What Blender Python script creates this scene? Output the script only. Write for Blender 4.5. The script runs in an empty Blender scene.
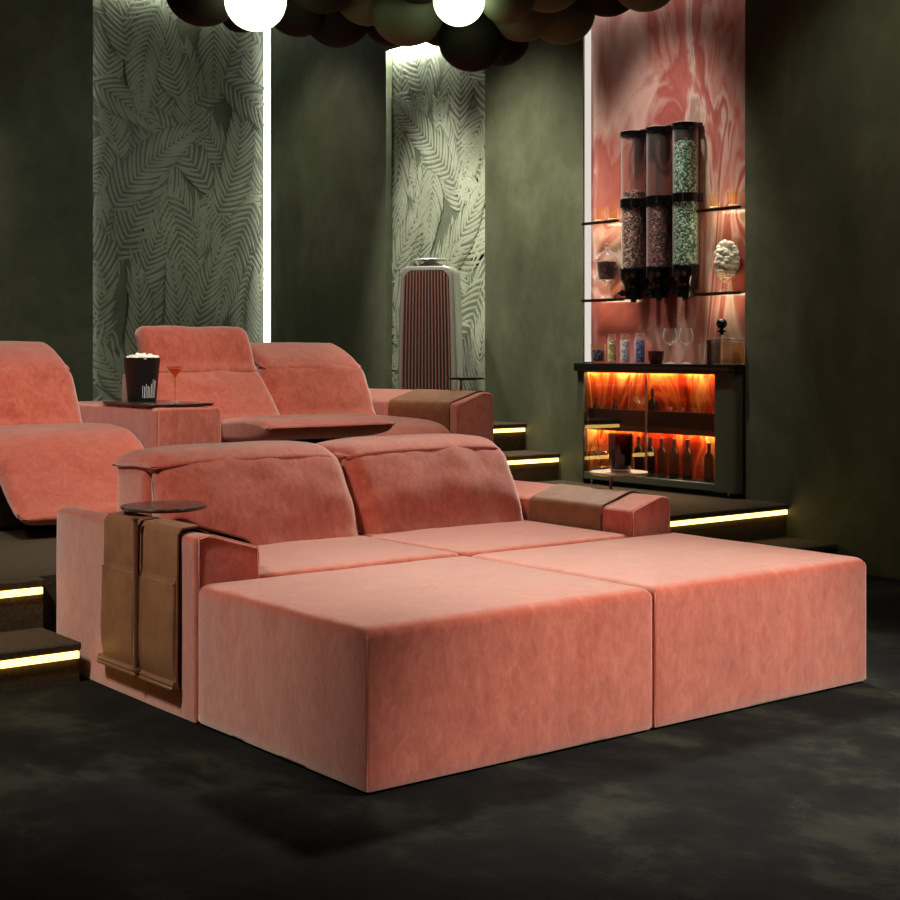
import bpy, bmesh, math, random
from mathutils import Vector, Matrix, noise
R = math.radians; PI = math.pi
rnd = random.Random(7)
SC = bpy.context.scene
COL = SC.collection
OFF = {}

# ------------------------------------------------------------------ camera numbers
TH = 0.90807; F = 1459.07; HZ = 350.5
CAM = Vector((-2.22466, -3.21094, 1.19347))
FW = Vector((math.cos(TH), math.sin(TH), 0)); RT = Vector((math.sin(TH), -math.cos(TH), 0))
def at_depth(px, py, d):
    """world point seen at a photo position and a distance along the view axis"""
    return CAM + FW*d + RT*((px-450)/F*d) + Vector((0, 0, -(py-HZ)/F*d))
def ray(px, py):
    return FW + RT*((px-450)/F) + Vector((0, 0, -(py-HZ)/F))
def on_x(px, py, X):
    d = ray(px, py); return CAM + d*((X-CAM.x)/d.x)
def wy(px, X):
    return on_x(px, 400, X).y
def wz(px, py, X):
    return on_x(px, py, X).z

# ------------------------------------------------------------------ materials
def srgb(r, g, b):
    f = lambda c: (c/255/12.92) if c/255 <= .04045 else ((c/255+.055)/1.055)**2.4
    return (f(r), f(g), f(b), 1)
class NT:
    def __init__(s, name):
        s.m = bpy.data.materials.new(name); s.m.use_nodes = True
        s.t = s.m.node_tree; s.t.nodes.clear()
        s.out = s.t.nodes.new('ShaderNodeOutputMaterial')
    def n(s, kind, ins=None, **kw):
        nd = s.t.nodes.new(kind)
        for k, v in kw.items(): setattr(nd, k, v)
        for k, v in (ins or {}).items(): s.set(nd, k, v)
        return nd
    def set(s, nd, k, v):
        sock = nd.inputs[k]
        if isinstance(v, bpy.types.NodeSocket): s.t.links.new(v, sock)
        elif isinstance(v, bpy.types.Node): s.t.links.new(v.outputs[0], sock)
        else: sock.default_value = v
    def math(s, op, a, b=None, c=None, clamp=False):
        nd = s.n('ShaderNodeMath', operation=op); nd.use_clamp = clamp
        s.set(nd, 0, a)
        if b is not None: s.set(nd, 1, b)
        if c is not None: s.set(nd, 2, c)
        return nd.outputs[0]
    def ramp(s, fac, stops, interp='LINEAR'):
        nd = s.n('ShaderNodeValToRGB'); cr = nd.color_ramp; cr.interpolation = interp
        while len(cr.elements) < len(stops): cr.elements.new(.5)
        for e, (p, c) in zip(cr.elements, stops):
            e.position = p; e.color = c if len(c) == 4 else (*c, 1)
        s.set(nd, 0, fac); return nd.outputs[0]
    def mix(s, fac, a, b, blend='MIX'):
        nd = s.n('ShaderNodeMix', data_type='RGBA', blend_type=blend)
        s.set(nd, 0, fac); s.set(nd, 6, a); s.set(nd, 7, b); return nd.outputs[2]
    def coord(s, scale=(1, 1, 1), rot=(0, 0, 0), kind='Object'):
        tc = s.n('ShaderNodeTexCoord')
        mp = s.n('ShaderNodeMapping', {0: tc.outputs[kind], 'Scale': scale, 'Rotation': rot})
        return mp.outputs[0]
    def noise(s, vec, scale, detail=4, rough=.5, dist=0):
        nd = s.n('ShaderNodeTexNoise', {'Vector': vec, 'Scale': scale, 'Detail': detail, 'Roughness': rough, 'Distortion': dist})
        return nd.outputs[0]
    def bump(s, h, strength=.3, dist=.01):
        return s.n('ShaderNodeBump', {'Height': h, 'Strength': strength, 'Distance': dist}).outputs[0]
    def pbr(s, **kw):
        nd = s.n('ShaderNodeBsdfPrincipled')
        for k, v in kw.items(): s.set(nd, k.replace('_', ' '), v)
        s.t.links.new(nd.outputs[0], s.out.inputs[0]); return s.m
    def surf(s, sh):
        s.t.links.new(sh.outputs[0], s.out.inputs[0]); return s.m

def plain(name, col, rough=.5, metal=0, **kw):
    k = NT(name); return k.pbr(Base_Color=col, Roughness=rough, Metallic=metal, **kw)
def emit(name, col, s):
    k = NT(name); return k.surf(k.n('ShaderNodeEmission', {0: col, 1: s}))
def thin_glass(name, tint, ior=1.5, rough=.0, rim_glint=.45):
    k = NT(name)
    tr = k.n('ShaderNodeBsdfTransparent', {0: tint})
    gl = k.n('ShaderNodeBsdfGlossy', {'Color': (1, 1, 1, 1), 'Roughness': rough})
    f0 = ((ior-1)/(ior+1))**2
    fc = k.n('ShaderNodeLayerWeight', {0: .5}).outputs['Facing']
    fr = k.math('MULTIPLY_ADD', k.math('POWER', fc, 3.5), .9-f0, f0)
    if rim_glint: gl = k.n('ShaderNodeMixShader', {0: rim_glint, 1: gl.outputs[0], 2: k.n('ShaderNodeBsdfDiffuse', {0: (.95, .92, .88, 1)}).outputs[0]})  # white diffuse at grazing angles, a painted rim highlight
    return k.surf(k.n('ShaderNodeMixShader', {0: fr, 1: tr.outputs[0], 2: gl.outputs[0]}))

def velvet(name, base, pale, deep):
    k = NT(name)
    big = k.noise(k.coord((1, 1, .6)), 3.2, 5, .6, .4)
    fine = k.noise(k.coord((1, 1, .6)), 17, 7, .75, .7)
    speck = k.noise(k.coord((1, 1, .4)), 60, 4, .7, .4)
    f = k.math('ADD', k.math('MULTIPLY', big, .2), k.math('ADD', k.math('MULTIPLY', fine, .5), k.math('MULTIPLY', speck, .3)))
    c = k.ramp(f, [(.37, deep), (.5, base), (.63, pale)])
    nb = k.bump(k.noise(k.coord(), 9, 6, .65, .6), .16, .02)
    nb2 = k.n('ShaderNodeBump', {'Height': k.noise(k.coord(), 420, 2), 'Strength': .12, 'Distance': .002, 'Normal': nb}).outputs[0]
    return k.pbr(Base_Color=c, Roughness=.88, Normal=nb2, Sheen_Weight=1., Sheen_Roughness=.54,
                 Sheen_Tint=srgb(255, 240, 226), Specular_IOR_Level=.15)
M = {}
M['velvet'] = velvet('coral_velvet', srgb(186, 84, 63), srgb(204, 108, 86), srgb(160, 62, 44))
M['velvet_pipe'] = plain('coral_piping', srgb(222, 138, 118), .8, Sheen_Weight=.3)
M['velvet_dark'] = plain('sofa_base_cloth', srgb(60, 28, 26), .9)

k = NT('tan_leather')
nz = k.noise(k.coord(), 14, 5, .6)
lb = k.bump(k.n('ShaderNodeTexVoronoi', {'Vector': k.coord(), 'Scale': 260.}).outputs[0], .12, .002)
M['leather'] = k.pbr(Base_Color=k.ramp(nz, [(.3, srgb(124, 82, 56)), (.7, srgb(146, 100, 70))]), Roughness=.55, Specular_IOR_Level=.3, Normal=lb)

k = NT('green_plaster')
n1 = k.noise(k.coord((1, 1, .7)), 1.6, 8, .62, .6); n2 = k.noise(k.coord((1, 1, .7)), 8, 6, .65, .5)
f = k.math('ADD', k.math('MULTIPLY', n1, .72), k.math('MULTIPLY', n2, .28))
M['plaster'] = k.pbr(Base_Color=k.ramp(f, [(.3, srgb(66, 69, 51)), (.5, srgb(84, 88, 67)), (.7, srgb(106, 110, 88))]),
                     Roughness=.62, Specular_IOR_Level=.3, Normal=k.bump(f, .2, .01))
k = NT('dark_carpet')
n1 = k.noise(k.coord((1, .8, 1), (0, 0, .6)), 2.6, 9, .68, .15); n2 = k.noise(k.coord(), 90, 3, .7)
f = k.math('ADD', k.math('MULTIPLY', n1, .9), k.math('MULTIPLY', n2, .1))
M['carpet'] = k.pbr(Base_Color=k.ramp(f, [(.44, srgb(14, 15, 14)), (.53, srgb(26, 27, 23)), (.59, srgb(42, 43, 35)), (.74, srgb(56, 56, 45))]),
                    Roughness=.95, Specular_IOR_Level=.15, Normal=k.bump(n2, .4, .01))
k = NT('step_carpet')
n2 = k.noise(k.coord(), 60, 3, .7)
M['step'] = k.pbr(Base_Color=k.ramp(n2, [(.3, srgb(58, 48, 36)), (.7, srgb(84, 70, 52))]), Roughness=.9, Specular_IOR_Level=.2, Normal=k.bump(n2, .3, .01))
M['ceiling'] = plain('ceiling_paint', srgb(26, 28, 24), .9)

def fern(name, c0, c1, c2):
    k = NT(name)
    tone = k.noise(k.coord(), 2.4, 5, .6); fine = k.noise(k.coord(), 40, 4, .7)
    f = k.math('ADD', k.math('MULTIPLY', tone, .6), k.math('MULTIPLY', fine, .4))
    return k.pbr(Base_Color=k.ramp(f, [(.3, c0), (.5, c1), (.7, c2)]), Roughness=.5, Normal=k.bump(fine, .15, .004), Specular_IOR_Level=.35)
M['fern'] = fern('fern_wallpaper_ground', srgb(76, 82, 65), srgb(98, 104, 85), srgb(120, 125, 105))
M['fern_leaf'] = fern('fern_wallpaper_leaf', srgb(124, 130, 109), srgb(146, 151, 129), srgb(172, 175, 152))

def marble(name, stops, sc, rot):
    k = NT(name)
    tc = k.n('ShaderNodeTexCoord')
    sep = k.n('ShaderNodeSeparateXYZ', {0: tc.outputs['Object']})
    p = k.n('ShaderNodeCombineXYZ', {0: k.math('ADD', sep.outputs[0], sep.outputs[1]), 1: sep.outputs[2], 2: 0.})
    mp = k.n('ShaderNodeMapping', {0: p.outputs[0], 'Rotation': (0, 0, -rot), 'Scale': (1., .40, 1)})
    w = k.n('ShaderNodeTexNoise', {'Vector': mp.outputs[0], 'Scale': 1.3, 'Detail': 2.5, 'Distortion': 1.})
    ad = k.n('ShaderNodeVectorMath', {0: mp.outputs[0], 1: w.outputs['Color']}, operation='ADD')
    n1 = k.noise(ad.outputs[0], sc, 7, .5, .7)
    vein = k.noise(ad.outputs[0], sc*2.4, 5, .55, 1.2)
    f = k.math('ADD', k.math('MULTIPLY', n1, .88), k.math('MULTIPLY', vein, .12))
    c = k.ramp(f, stops)
    return k.pbr(Base_Color=c, Roughness=.16, Specular_IOR_Level=.5)
M['marble'] = marble('pink_marble', [(.30, srgb(120, 60, 52)), (.37, srgb(160, 88, 80)), (.41, srgb(196, 158, 144)), (.445, srgb(170, 102, 92)), (.48, srgb(160, 134, 118)),
                                     (.505, srgb(204, 172, 158)), (.53, srgb(172, 104, 94)), (.57, srgb(158, 84, 76)), (.61, srgb(198, 160, 148)), (.66, srgb(176, 104, 94)), (.74, srgb(128, 66, 58))], 1.0, R(-38))
M['onyx'] = marble('orange_onyx', [(.36, srgb(96, 14, 6)), (.44, srgb(190, 48, 18)), (.49, srgb(238, 130, 66)), (.54, srgb(180, 44, 16)), (.6, srgb(250, 180, 110)), (.68, srgb(150, 26, 10))], 2.6, R(-20))

M['green_lacquer'] = plain('green_lacquer', srgb(66, 72, 58), .38)
M['black_stone'] = plain('black_stone', srgb(20, 19, 18), .22)
M['black_gloss'] = plain('black_gloss_plastic', srgb(11, 11, 12), .16)
M['black_matte'] = plain('black_matte', srgb(16, 16, 16), .55)
M['cab_in'] = plain('cabinet_inside', srgb(16, 10, 9), .4)
M['brass'] = plain('aged_brass', srgb(120, 92, 66), .3, 1)
M['bronze'] = plain('bronze_pole', srgb(150, 112, 88), .4, .7)
M['chrome'] = plain('chrome', srgb(205, 203, 200), .16, 1)
M['alu'] = plain('satin_aluminium', srgb(196, 192, 184), .38, .75)
M['grille'] = plain('walnut_grille', srgb(128, 84, 74), .5)
M['grille_dark'] = plain('grille_back', srgb(18, 12, 11), .8)
k = NT('dark_marble_top')
M['dark_top'] = k.pbr(Base_Color=k.ramp(k.noise(k.coord(), 9, 6, .6, 1.), [(.4, srgb(52, 42, 36)), (.7, srgb(96, 84, 74))]), Roughness=.22)
M['pale_top'] = plain('pale_table_top', srgb(200, 192, 172), .2)
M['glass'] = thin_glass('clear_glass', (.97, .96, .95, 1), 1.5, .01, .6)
M['door_glass'] = thin_glass('cabinet_door_glass', (.9, .87, .85, 1), 1.65, .0, 0)
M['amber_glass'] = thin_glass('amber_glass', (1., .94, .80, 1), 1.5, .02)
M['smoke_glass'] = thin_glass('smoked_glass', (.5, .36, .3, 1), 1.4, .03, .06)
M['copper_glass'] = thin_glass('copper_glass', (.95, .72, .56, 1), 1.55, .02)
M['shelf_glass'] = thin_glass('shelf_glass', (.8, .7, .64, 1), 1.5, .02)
M['bottle'] = plain('dark_bottle_glass', srgb(8, 10, 8), .25, 0, Specular_IOR_Level=.25)
M['foil'] = plain('bottle_foil', srgb(24, 7, 8), .4)
M['whisky'] = thin_glass('amber_spirit', (.95, .7, .36, 1), 1.3, .02)
M['white_print'] = plain('white_print', srgb(225, 222, 214), .6)
M['popcorn'] = plain('popcorn', srgb(246, 240, 220), .8)
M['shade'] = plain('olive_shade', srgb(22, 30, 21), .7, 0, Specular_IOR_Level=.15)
M['shade_lit'] = plain('lit_olive_shade', srgb(80, 102, 78), .6, 0, Specular_IOR_Level=.25)  # lighter copy for shades that catch light; brightness put into the colour
M['bulb'] = emit('glowing_globe', (1., .86, .56, 1), 4)
M['led'] = emit('step_led', (1., .63, .165, 1), 4.4)
M['led_white'] = emit('niche_led', (.95, 1., .88, 1), 7)
M['led_warm'] = emit('shelf_led', (1., .84, .56, 1), 45)
M['led_pinkwhite'] = emit('marble_niche_led', (1., .93, .86, 1), 1.4)
M['led_orange'] = emit('cabinet_led', (1., .56, .22, 1), 95)

def candy(name, cols, scale):
    k = NT(name)
    v = k.n('ShaderNodeTexVoronoi', {'Vector': k.coord(), 'Scale': scale, 'Randomness': 1.})
    cs = k.n('ShaderNodeSeparateColor', {0: v.outputs['Color']})
    n = len(cols)
    c = k.ramp(cs.outputs[0], [(i/n, c) for i, c in enumerate(cols)], 'CONSTANT')
    return k.pbr(Base_Color=c, Roughness=.3, Normal=k.bump(k.math('SUBTRACT', 1., v.outputs['Distance']), .8, .01))
M['candy_brown'] = candy('brown_pink_candy', [srgb(60, 26, 22), srgb(205, 160, 140), srgb(110, 52, 36), srgb(30, 14, 12), srgb(196, 132, 96)], 95)
M['candy_red'] = candy('red_candy', [srgb(90, 26, 30), srgb(160, 70, 74), srgb(40, 14, 18), srgb(196, 128, 128), srgb(74, 20, 24)], 95)
M['candy_green'] = candy('green_candy', [srgb(40, 130, 86), srgb(180, 232, 200), srgb(24, 84, 56), srgb(226, 244, 226), srgb(84, 176, 128)], 90)
M['candy_blue'] = candy('blue_candy', [srgb(34, 50, 120), srgb(120, 140, 205), srgb(60, 80, 165), srgb(22, 28, 76)], 80)
M['candy_dark'] = candy('dark_candy', [srgb(58, 26, 34), srgb(34, 14, 20), srgb(92, 46, 54), srgb(44, 20, 28)], 42)
M['candy_white'] = candy('white_candy', [srgb(226, 220, 226), srgb(180, 170, 200), srgb(240, 236, 236)], 70)
M['candy_gold'] = candy('golden_candy', [srgb(196, 176, 90), srgb(226, 214, 150), srgb(150, 128, 56)], 70)

# ------------------------------------------------------------------ mesh helpers
def NB(): return bmesh.new()
def box(bm, x0, x1, y0, y1, z0, z1, bev=0, seg=2):
    b = bmesh.new()
    vs = [b.verts.new((x, y, z)) for x in (x0, x1) for y in (y0, y1) for z in (z0, z1)]
    for f in ((0, 1, 3, 2), (4, 6, 7, 5), (0, 4, 5, 1), (2, 3, 7, 6), (0, 2, 6, 4), (1, 5, 7, 3)):
        b.faces.new([vs[i] for i in f])
    if bev: bmesh.ops.bevel(b, geom=b.edges[:], offset=bev, segments=seg, affect='EDGES', profile=.5)
    join(bm, b)
def join(bm, b):
    me = bpy.data.meshes.new('tmp'); b.to_mesh(me); b.free(); bm.from_mesh(me); bpy.data.meshes.remove(me)
def tube(bm, pts, r, seg=10, cap=True):
    pts = [Vector(p) for p in pts]; rings = []
    for i, p in enumerate(pts):
        d = (pts[min(i+1, len(pts)-1)] - pts[max(i-1, 0)]).normalized()
        u = d.cross(Vector((0, 0, 1)))
        if u.length < 1e-3: u = d.cross(Vector((1, 0, 0)))
        u.normalize(); v = d.cross(u)
        rr = r[i] if isinstance(r, (list, tuple)) else r
        rings.append([bm.verts.new(p + u*math.cos(a)*rr + v*math.sin(a)*rr) for a in [2*PI*j/seg for j in range(seg)]])
    for a, b in zip(rings, rings[1:]):
        for j in range(seg): bm.faces.new((a[j], a[(j+1) % seg], b[(j+1) % seg], b[j]))
    if cap: bm.faces.new(rings[0][::-1]); bm.faces.new(rings[-1])
def lathe(bm, prof, c=(0, 0, 0), seg=24, ax=None, sx=1, sy=1):
    """prof: (r, z) from bottom to top; r = 0 closes the end"""
    rings = []
    for r, z in prof:
        if r <= 1e-6: rings.append([bm.verts.new((c[0], c[1], c[2]+z))])
        else: rings.append([bm.verts.new((c[0]+r*sx*math.cos(2*PI*j/seg), c[1]+r*sy*math.sin(2*PI*j/seg), c[2]+z)) for j in range(seg)])
    for a, b in zip(rings, rings[1:]):
        for j in range(seg):
            if len(a) == 1 and len(b) == 1: continue
            if len(a) == 1: bm.faces.new((a[0], b[(j+1) % seg], b[j]))
            elif len(b) == 1: bm.faces.new((a[j], a[(j+1) % seg], b[0]))
            else: bm.faces.new((a[j], a[(j+1) % seg], b[(j+1) % seg], b[j]))
def smooth_loop(pts, n=6):
    out = []; N = len(pts)
    for i in range(N):
        p0, p1, p2, p3 = [Vector(pts[(i+q) % N]) for q in (-1, 0, 1, 2)]
        for j in range(n):
            t = j/n
            out.append(.5*((2*p1) + (p2-p0)*t + (2*p0-5*p1+4*p2-p3)*t*t + (3*p1-p0-3*p2+p3)*t**3))
    return out
def round_poly(pts, r, n=5):
    out = []; N = len(pts)
    for i in range(N):
        p, a, b = Vector(pts[i]), Vector(pts[i-1]), Vector(pts[(i+1) % N])
        da, db = (a-p), (b-p); la, lb = da.length, db.length
        rr = r[i] if isinstance(r, (list, tuple)) else r
        rr = min(rr, la*.48, lb*.48)
        if rr < 1e-5: out.append(p); continue
        s, e = p+da/la*rr, p+db/lb*rr
        for j in range(n+1):
            t = j/n; out.append(s*(1-t)**2 + p*2*t*(1-t) + e*t*t)
    return out
def densify(poly, step):
    out = []
    for i, p in enumerate(poly):
        q = poly[(i+1) % len(poly)]; n = max(1, int((q-p).length/step))
        out += [p + (q-p)*(j/n) for j in range(n)]
    return out
def loft(bm, poly, axis, t0, t1, r=.03, puff=0, seg=14, rs=5, wr=0, wf=6., seed=0, step=.05, shrink=0., droop=0.):
    """run a closed outline along an axis with rounded ends; puff swells the middle, wr wrinkles it"""
    poly = densify([Vector(p) for p in poly], step); N = len(poly)
    nor = []
    area = sum(poly[i].x*poly[(i+1) % N].y - poly[(i+1) % N].x*poly[i].y for i in range(N))
    sg = 1 if area > 0 else -1
    for i in range(N):
        d = (poly[(i+1) % N] - poly[i-1]); d.normalize(); nor.append(Vector((d.y, -d.x))*sg)
    lim = []
    for i in range(N):                     # half the thickness under each outline point
        p, d = poly[i], -nor[i]; best = 1e9
        for j in range(N):
            if j in (i, (i-1) % N): continue
            a, b_ = poly[j], poly[(j+1) % N]; e = b_-a; den = d.x*e.y-d.y*e.x
            if abs(den) < 1e-9: continue
            w_ = a-p; tt = (w_.x*e.y-w_.y*e.x)/den; uu = (w_.x*d.y-w_.y*d.x)/den
            if tt > 1e-4 and -1e-6 <= uu <= 1+1e-6: best = min(best, tt)
        lim.append(best*.42)
    lim = [min(lim[i-1], lim[i], lim[(i+1) % N]) for i in range(N)]
    cen = sum(poly, Vector((0, 0)))/N
    st = []
    for j in range(rs+1):
        a = j/rs*PI/2; st.append((t0 + r*(1-math.cos(a)) if r else t0, r*(1-math.sin(a))))
    if r == 0: st = [(t0, 0)]
    for j in range(1, seg): st.append((t0+r + (t1-t0-2*r)*j/seg, 0))
    st += [(t0+t1-t, d) for t, d in st[:(rs+1 if r else 1)]][::-1]
    def P(t, p):
        return {'X': (t, p.x, p.y), 'Y': (p.x, t, p.y), 'Z': (p.x, p.y, t)}[axis]
    rings = []
    for t, ins in st:
        u = (t-t0)/(t1-t0)*2-1; pf = puff*(1-abs(u)**3)
        ring = []
        for p, n, lm in zip(poly, nor, lim):
            q = p + n*(pf - min(ins, lm))
            if r and ins: q = cen + (q-cen)*(1-shrink*ins/r)
            q = q - Vector((0, droop*abs(u)**5)); co = Vector(P(t, q))
            if wr:
                w = noise.fractal(co*wf + Vector((seed*3.1, seed*1.7, 0)), 1., 2., 3)
                co += Vector(P(0, n))*(w*wr) - Vector(P(0, Vector((0, 0))))
            ring.append(bm.verts.new(co))
        rings.append(ring)
    for a, b in zip(rings, rings[1:]):
        for j in range(N): bm.faces.new((a[j], a[(j+1) % N], b[(j+1) % N], b[j]))
    bm.faces.new(rings[0][::-1]); bm.faces.new(rings[-1])
def soft_box(bm, x0, x1, y0, y1, z0, z1, r, puff=(0, 0, 0), n=14, wr=0, wf=5., seed=0, rb=None):
    """upholstered block: rounded box with swelling faces (rb: a smaller radius at the bottom)"""
    c = Vector(((x0+x1)/2, (y0+y1)/2, (z0+z1)/2)); h = Vector(((x1-x0)/2, (y1-y0)/2, (z1-z0)/2))
    def samp(hh):
        s = [-hh, -hh+r*.12, -hh+r*.35, -hh+r*.65, -hh+r]
        m = [(-hh+r)+(2*hh-2*r)*i/n for i in range(1, n)]
        return s+m+[-q for q in s[::-1]]
    S = [samp(h[i]) for i in range(3)]
    vm = {}
    def vert(p):
        key = tuple(round(v, 5) for v in p)
        if key in vm: return vm[key]
        q = Vector(p); rr = r if (rb is None or q.z > 0) else rb
        cl = Vector([max(-h[i]+rr, min(h[i]-rr, q[i])) for i in range(3)])
        d = q-cl
        if d.length > 1e-9 and sum(abs(v) > 1e-9 for v in d) > 1: q = cl + d.normalized()*rr
        elif d.length > 1e-9: q = cl + d.normalized()*min(rr, d.length)
        u = [q[i]/h[i] for i in range(3)]
        for i in range(3):
            if abs(p[i]) > h[i]-1e-6:
                o = [j for j in range(3) if j != i]
                q[i] += math.copysign(puff[i], p[i])*(1-abs(u[o[0]])**2.5)*(1-abs(u[o[1]])**2.5)
        co = q+c
        if wr:
            w = noise.fractal(co*wf + Vector((seed*5.3, 0, seed)), 1., 2., 3)
            nn = Vector([q[i]/h[i] if abs(p[i]) > h[i]-1e-6 else 0 for i in range(3)])
            if nn.length: co += nn.normalized()*w*wr
        vm[key] = bm.verts.new(co); return vm[key]
    for ax in range(3):
        a, b = [j for j in range(3) if j != ax]
        for sg in (-1, 1):
            for i in range(len(S[a])-1):
                for j in range(len(S[b])-1):
                    vs = []
                    for (di, dj) in ((0, 0), (1, 0), (1, 1), (0, 1)):
                        p = [0, 0, 0]; p[ax] = sg*h[ax]; p[a] = S[a][i+di]; p[b] = S[b][j+dj]; vs.append(vert(p))
                    if len(set(vs)) == 4:
                        try: bm.faces.new(vs)
                        except ValueError: pass
def block(bm, x0, x1, y0, y1, z0, z1, r, rv=.012, top=.012, side=.004, wr=.005, wf=7., seed=0):
    cx, cy = (x0+x1)/2, (y0+y1)/2
    poly = densify(round_poly([(x0, y0), (x1, y0), (x1, y1), (x0, y1)], rv, 3), .035); N = len(poly); nor = []
    for i in range(N):
        d = poly[(i+1) % N]-poly[i-1]; d.normalize(); nor.append(Vector((d.y, -d.x)))
    st = [(z0, .010), (z0+.003, .004), (z0+.012, 0)]
    nz = 12; zt = z1-r
    st += [(z0+.012+(zt-z0-.012)*j/nz, 0) for j in range(1, nz+1)]
    st += [(zt+r*math.sin(a), r*(1-math.cos(a))) for a in [j/7*PI/2 for j in range(1, 8)]]
    rings = []
    for z, ins in st:
        ring = []; v = (z-z0)/(z1-z0)
        for p, n in zip(poly, nor):
            ed = 1-max(abs((p.x-cx)/(x1-x0)*2)**6*abs(n.y), abs((p.y-cy)/(y1-y0)*2)**6*abs(n.x)); ed = max(0, ed)
            co = Vector((p.x, p.y, z)); q = co*wf; q.z *= .45
            w = noise.fractal(q+Vector((seed*3.3, 0, seed)), 1., 2., 3)*wr*(.25+.75*v)
            o = side*4*v*(1-v)*ed + w*ed
            kx, ky = 1-2*ins/(x1-x0), 1-2*ins/(y1-y0)
            ring.append(bm.verts.new((cx+(p.x-cx)*kx+n.x*o, cy+(p.y-cy)*ky+n.y*o, z)))
        rings.append(ring)
    last = [v.co.copy() for v in rings[-1]]
    for k_ in range(1, 16):
        s_ = 1-k_/16; ring = []
        for c in last:
            x, y = cx+(c.x-cx)*s_, cy+(c.y-cy)*s_
            w = noise.fractal(Vector((x, y, 0))*5+Vector((seed, 0, seed)), 1., 2., 3)*wr*.7
            ring.append(bm.verts.new((x, y, z1+top*(1-s_**3)+w*(1-s_)**.5)))
        rings.append(ring)
    for a, b in zip(rings, rings[1:]):
        for j in range(N): bm.faces.new((a[j], a[(j+1) % N], b[(j+1) % N], b[j]))
    bm.faces.new(rings[0][::-1]); bm.faces.new(rings[-1])
def ball(bm, c, r, sx=1, sy=1, sz=1, seg=20):
    b = bmesh.new(); bmesh.ops.create_uvsphere(b, u_segments=seg, v_segments=max(8, seg//2), radius=r)
    bmesh.ops.transform(b, matrix=Matrix.Translation(Vector(c)) @ Matrix.Diagonal((sx, sy, sz, 1)), verts=b.verts)
    join(bm, b)

# ------------------------------------------------------------------ object helpers
def wloc(o): return OFF.get(o, Vector((0, 0, 0)))
def obj(name, bm, mat, parent=None, smooth=True, ang=38):
    bmesh.ops.recalc_face_normals(bm, faces=bm.faces[:])
    me = bpy.data.meshes.new(name); bm.to_mesh(me); bm.free()
    o = bpy.data.objects.new(name, me); COL.objects.link(o)
    me.materials.append(mat)
    if smooth:
        me.polygons.foreach_set('use_smooth', [True]*len(me.polygons))
        me.set_sharp_from_angle(angle=R(ang))
    if parent is not None:
        me.transform(Matrix.Translation(-wloc(parent))); o.parent = parent; OFF[o] = wloc(parent)
    return o
def thing(name, label, cat, loc=(0, 0, 0), group=None):
    o = bpy.data.objects.new(name, None); COL.objects.link(o); o.location = loc; o.empty_display_size = .1
    OFF[o] = Vector(loc); return tag(o, label, cat, group)
def tag(o, label, cat, group=None, kind=None):
    o['label'] = label; o['category'] = cat
    if group: o['group'] = group
    if kind: o['kind'] = kind
    return o
def rebase(o, loc):
    """put the origin of a single-mesh thing at its base"""
    o.data.transform(Matrix.Translation(-Vector(loc))); o.location = loc; OFF[o] = Vector(loc); return o
def struct(name, bm, mat, smooth=False):
    o = obj(name, bm, mat, None, smooth); o['kind'] = 'structure'; return o
def dup(root, loc, label, rotz=0, scale=1):
    r = root.copy(); COL.objects.link(r); r.location = loc; r.rotation_euler = (0, 0, rotz); r['label'] = label
    r.scale = (scale,)*3
    for ch in list(root.children):
        c = ch.copy(); COL.objects.link(c); c.parent = r
        for g in list(ch.children):
            d = g.copy(); COL.objects.link(d); d.parent = c
    return r

# ------------------------------------------------------------------ the setting
XW, YB, ZC = 4.30, 7.64, 4.35           # side wall, back wall, ceiling
Z1, Z2, Z3, Z4 = .148, .335, .515, .70  # treads
N3a, N3b, N2a, N2b = 2.381, 3.742, 4.748, 5.95
NC = N3b+.30                            # the cabinet recess reaches behind the wall
NX0, NX1 = 2.657, 4.296                  # niche in the back wall
NT_ = 4.15                              # back niche
NS_ = 3.50                              # side niches                              # niche tops
bm = NB(); box(bm, -6, XW+.6, -6, 2.1, -.1, 0); struct('floor', bm, M['carpet'])
bm = NB(); box(bm, -6.5, XW+.6, -6.5, YB+.6, ZC, ZC+.1); struct('ceiling', bm, M['ceiling'])
bm = NB(); W = .55
box(bm, XW, XW+W, -6, N3a, 0, ZC); box(bm, XW, XW+W, NC, N2a, 0, ZC); box(bm, XW, XW+W, N3b, NC, 1.10, ZC); box(bm, XW, XW+.02, N3b, NC, 0, 1.10); box(bm, XW+.2, XW+W, N3b, NC, 0, 1.10); box(bm, XW, XW+W, N2b, YB+.6, 0, ZC)
box(bm, XW+.085, XW+W, N3a, N3b, 1.10, NS_); box(bm, XW+.2, XW+W, N3a, N3b, 0, 1.10); box(bm, XW, XW+W, N3a, N3b, NS_, ZC)
box(bm, XW+.065, XW+W, N2a, N2b, 0, NS_); box(bm, XW, XW+W, N2a, N2b, NS_, ZC)
struct('wall_right', bm, M['plaster'])
bm = NB(); box(bm, -6, NX0, YB, YB+.6, 0, ZC); box(bm, NX1, XW, YB, YB+.6, 0, ZC); box(bm, NX0, NX1, YB+.14, YB+.6, 0, ZC)
box(bm, NX0, NX1, YB, YB+.14, NT_, ZC); struct('wall_back', bm, M['plaster'])
# niche linings
bm = NB(); box(bm, NX0, NX1, YB+.125, YB+.14, 0, NT_); wpb = struct('trim_fern_wallpaper_back', bm, M['fern'])
bm = NB(); box(bm, XW+.055, XW+.065, N2a, N2b, 0, NS_); wps = struct('trim_fern_wallpaper_side', bm, M['fern'])
bm = NB(); box(bm, XW+.07, XW+.085, N3a, N3b, 1.10, NS_); struct('trim_marble_panel', bm, M['marble'])
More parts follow.
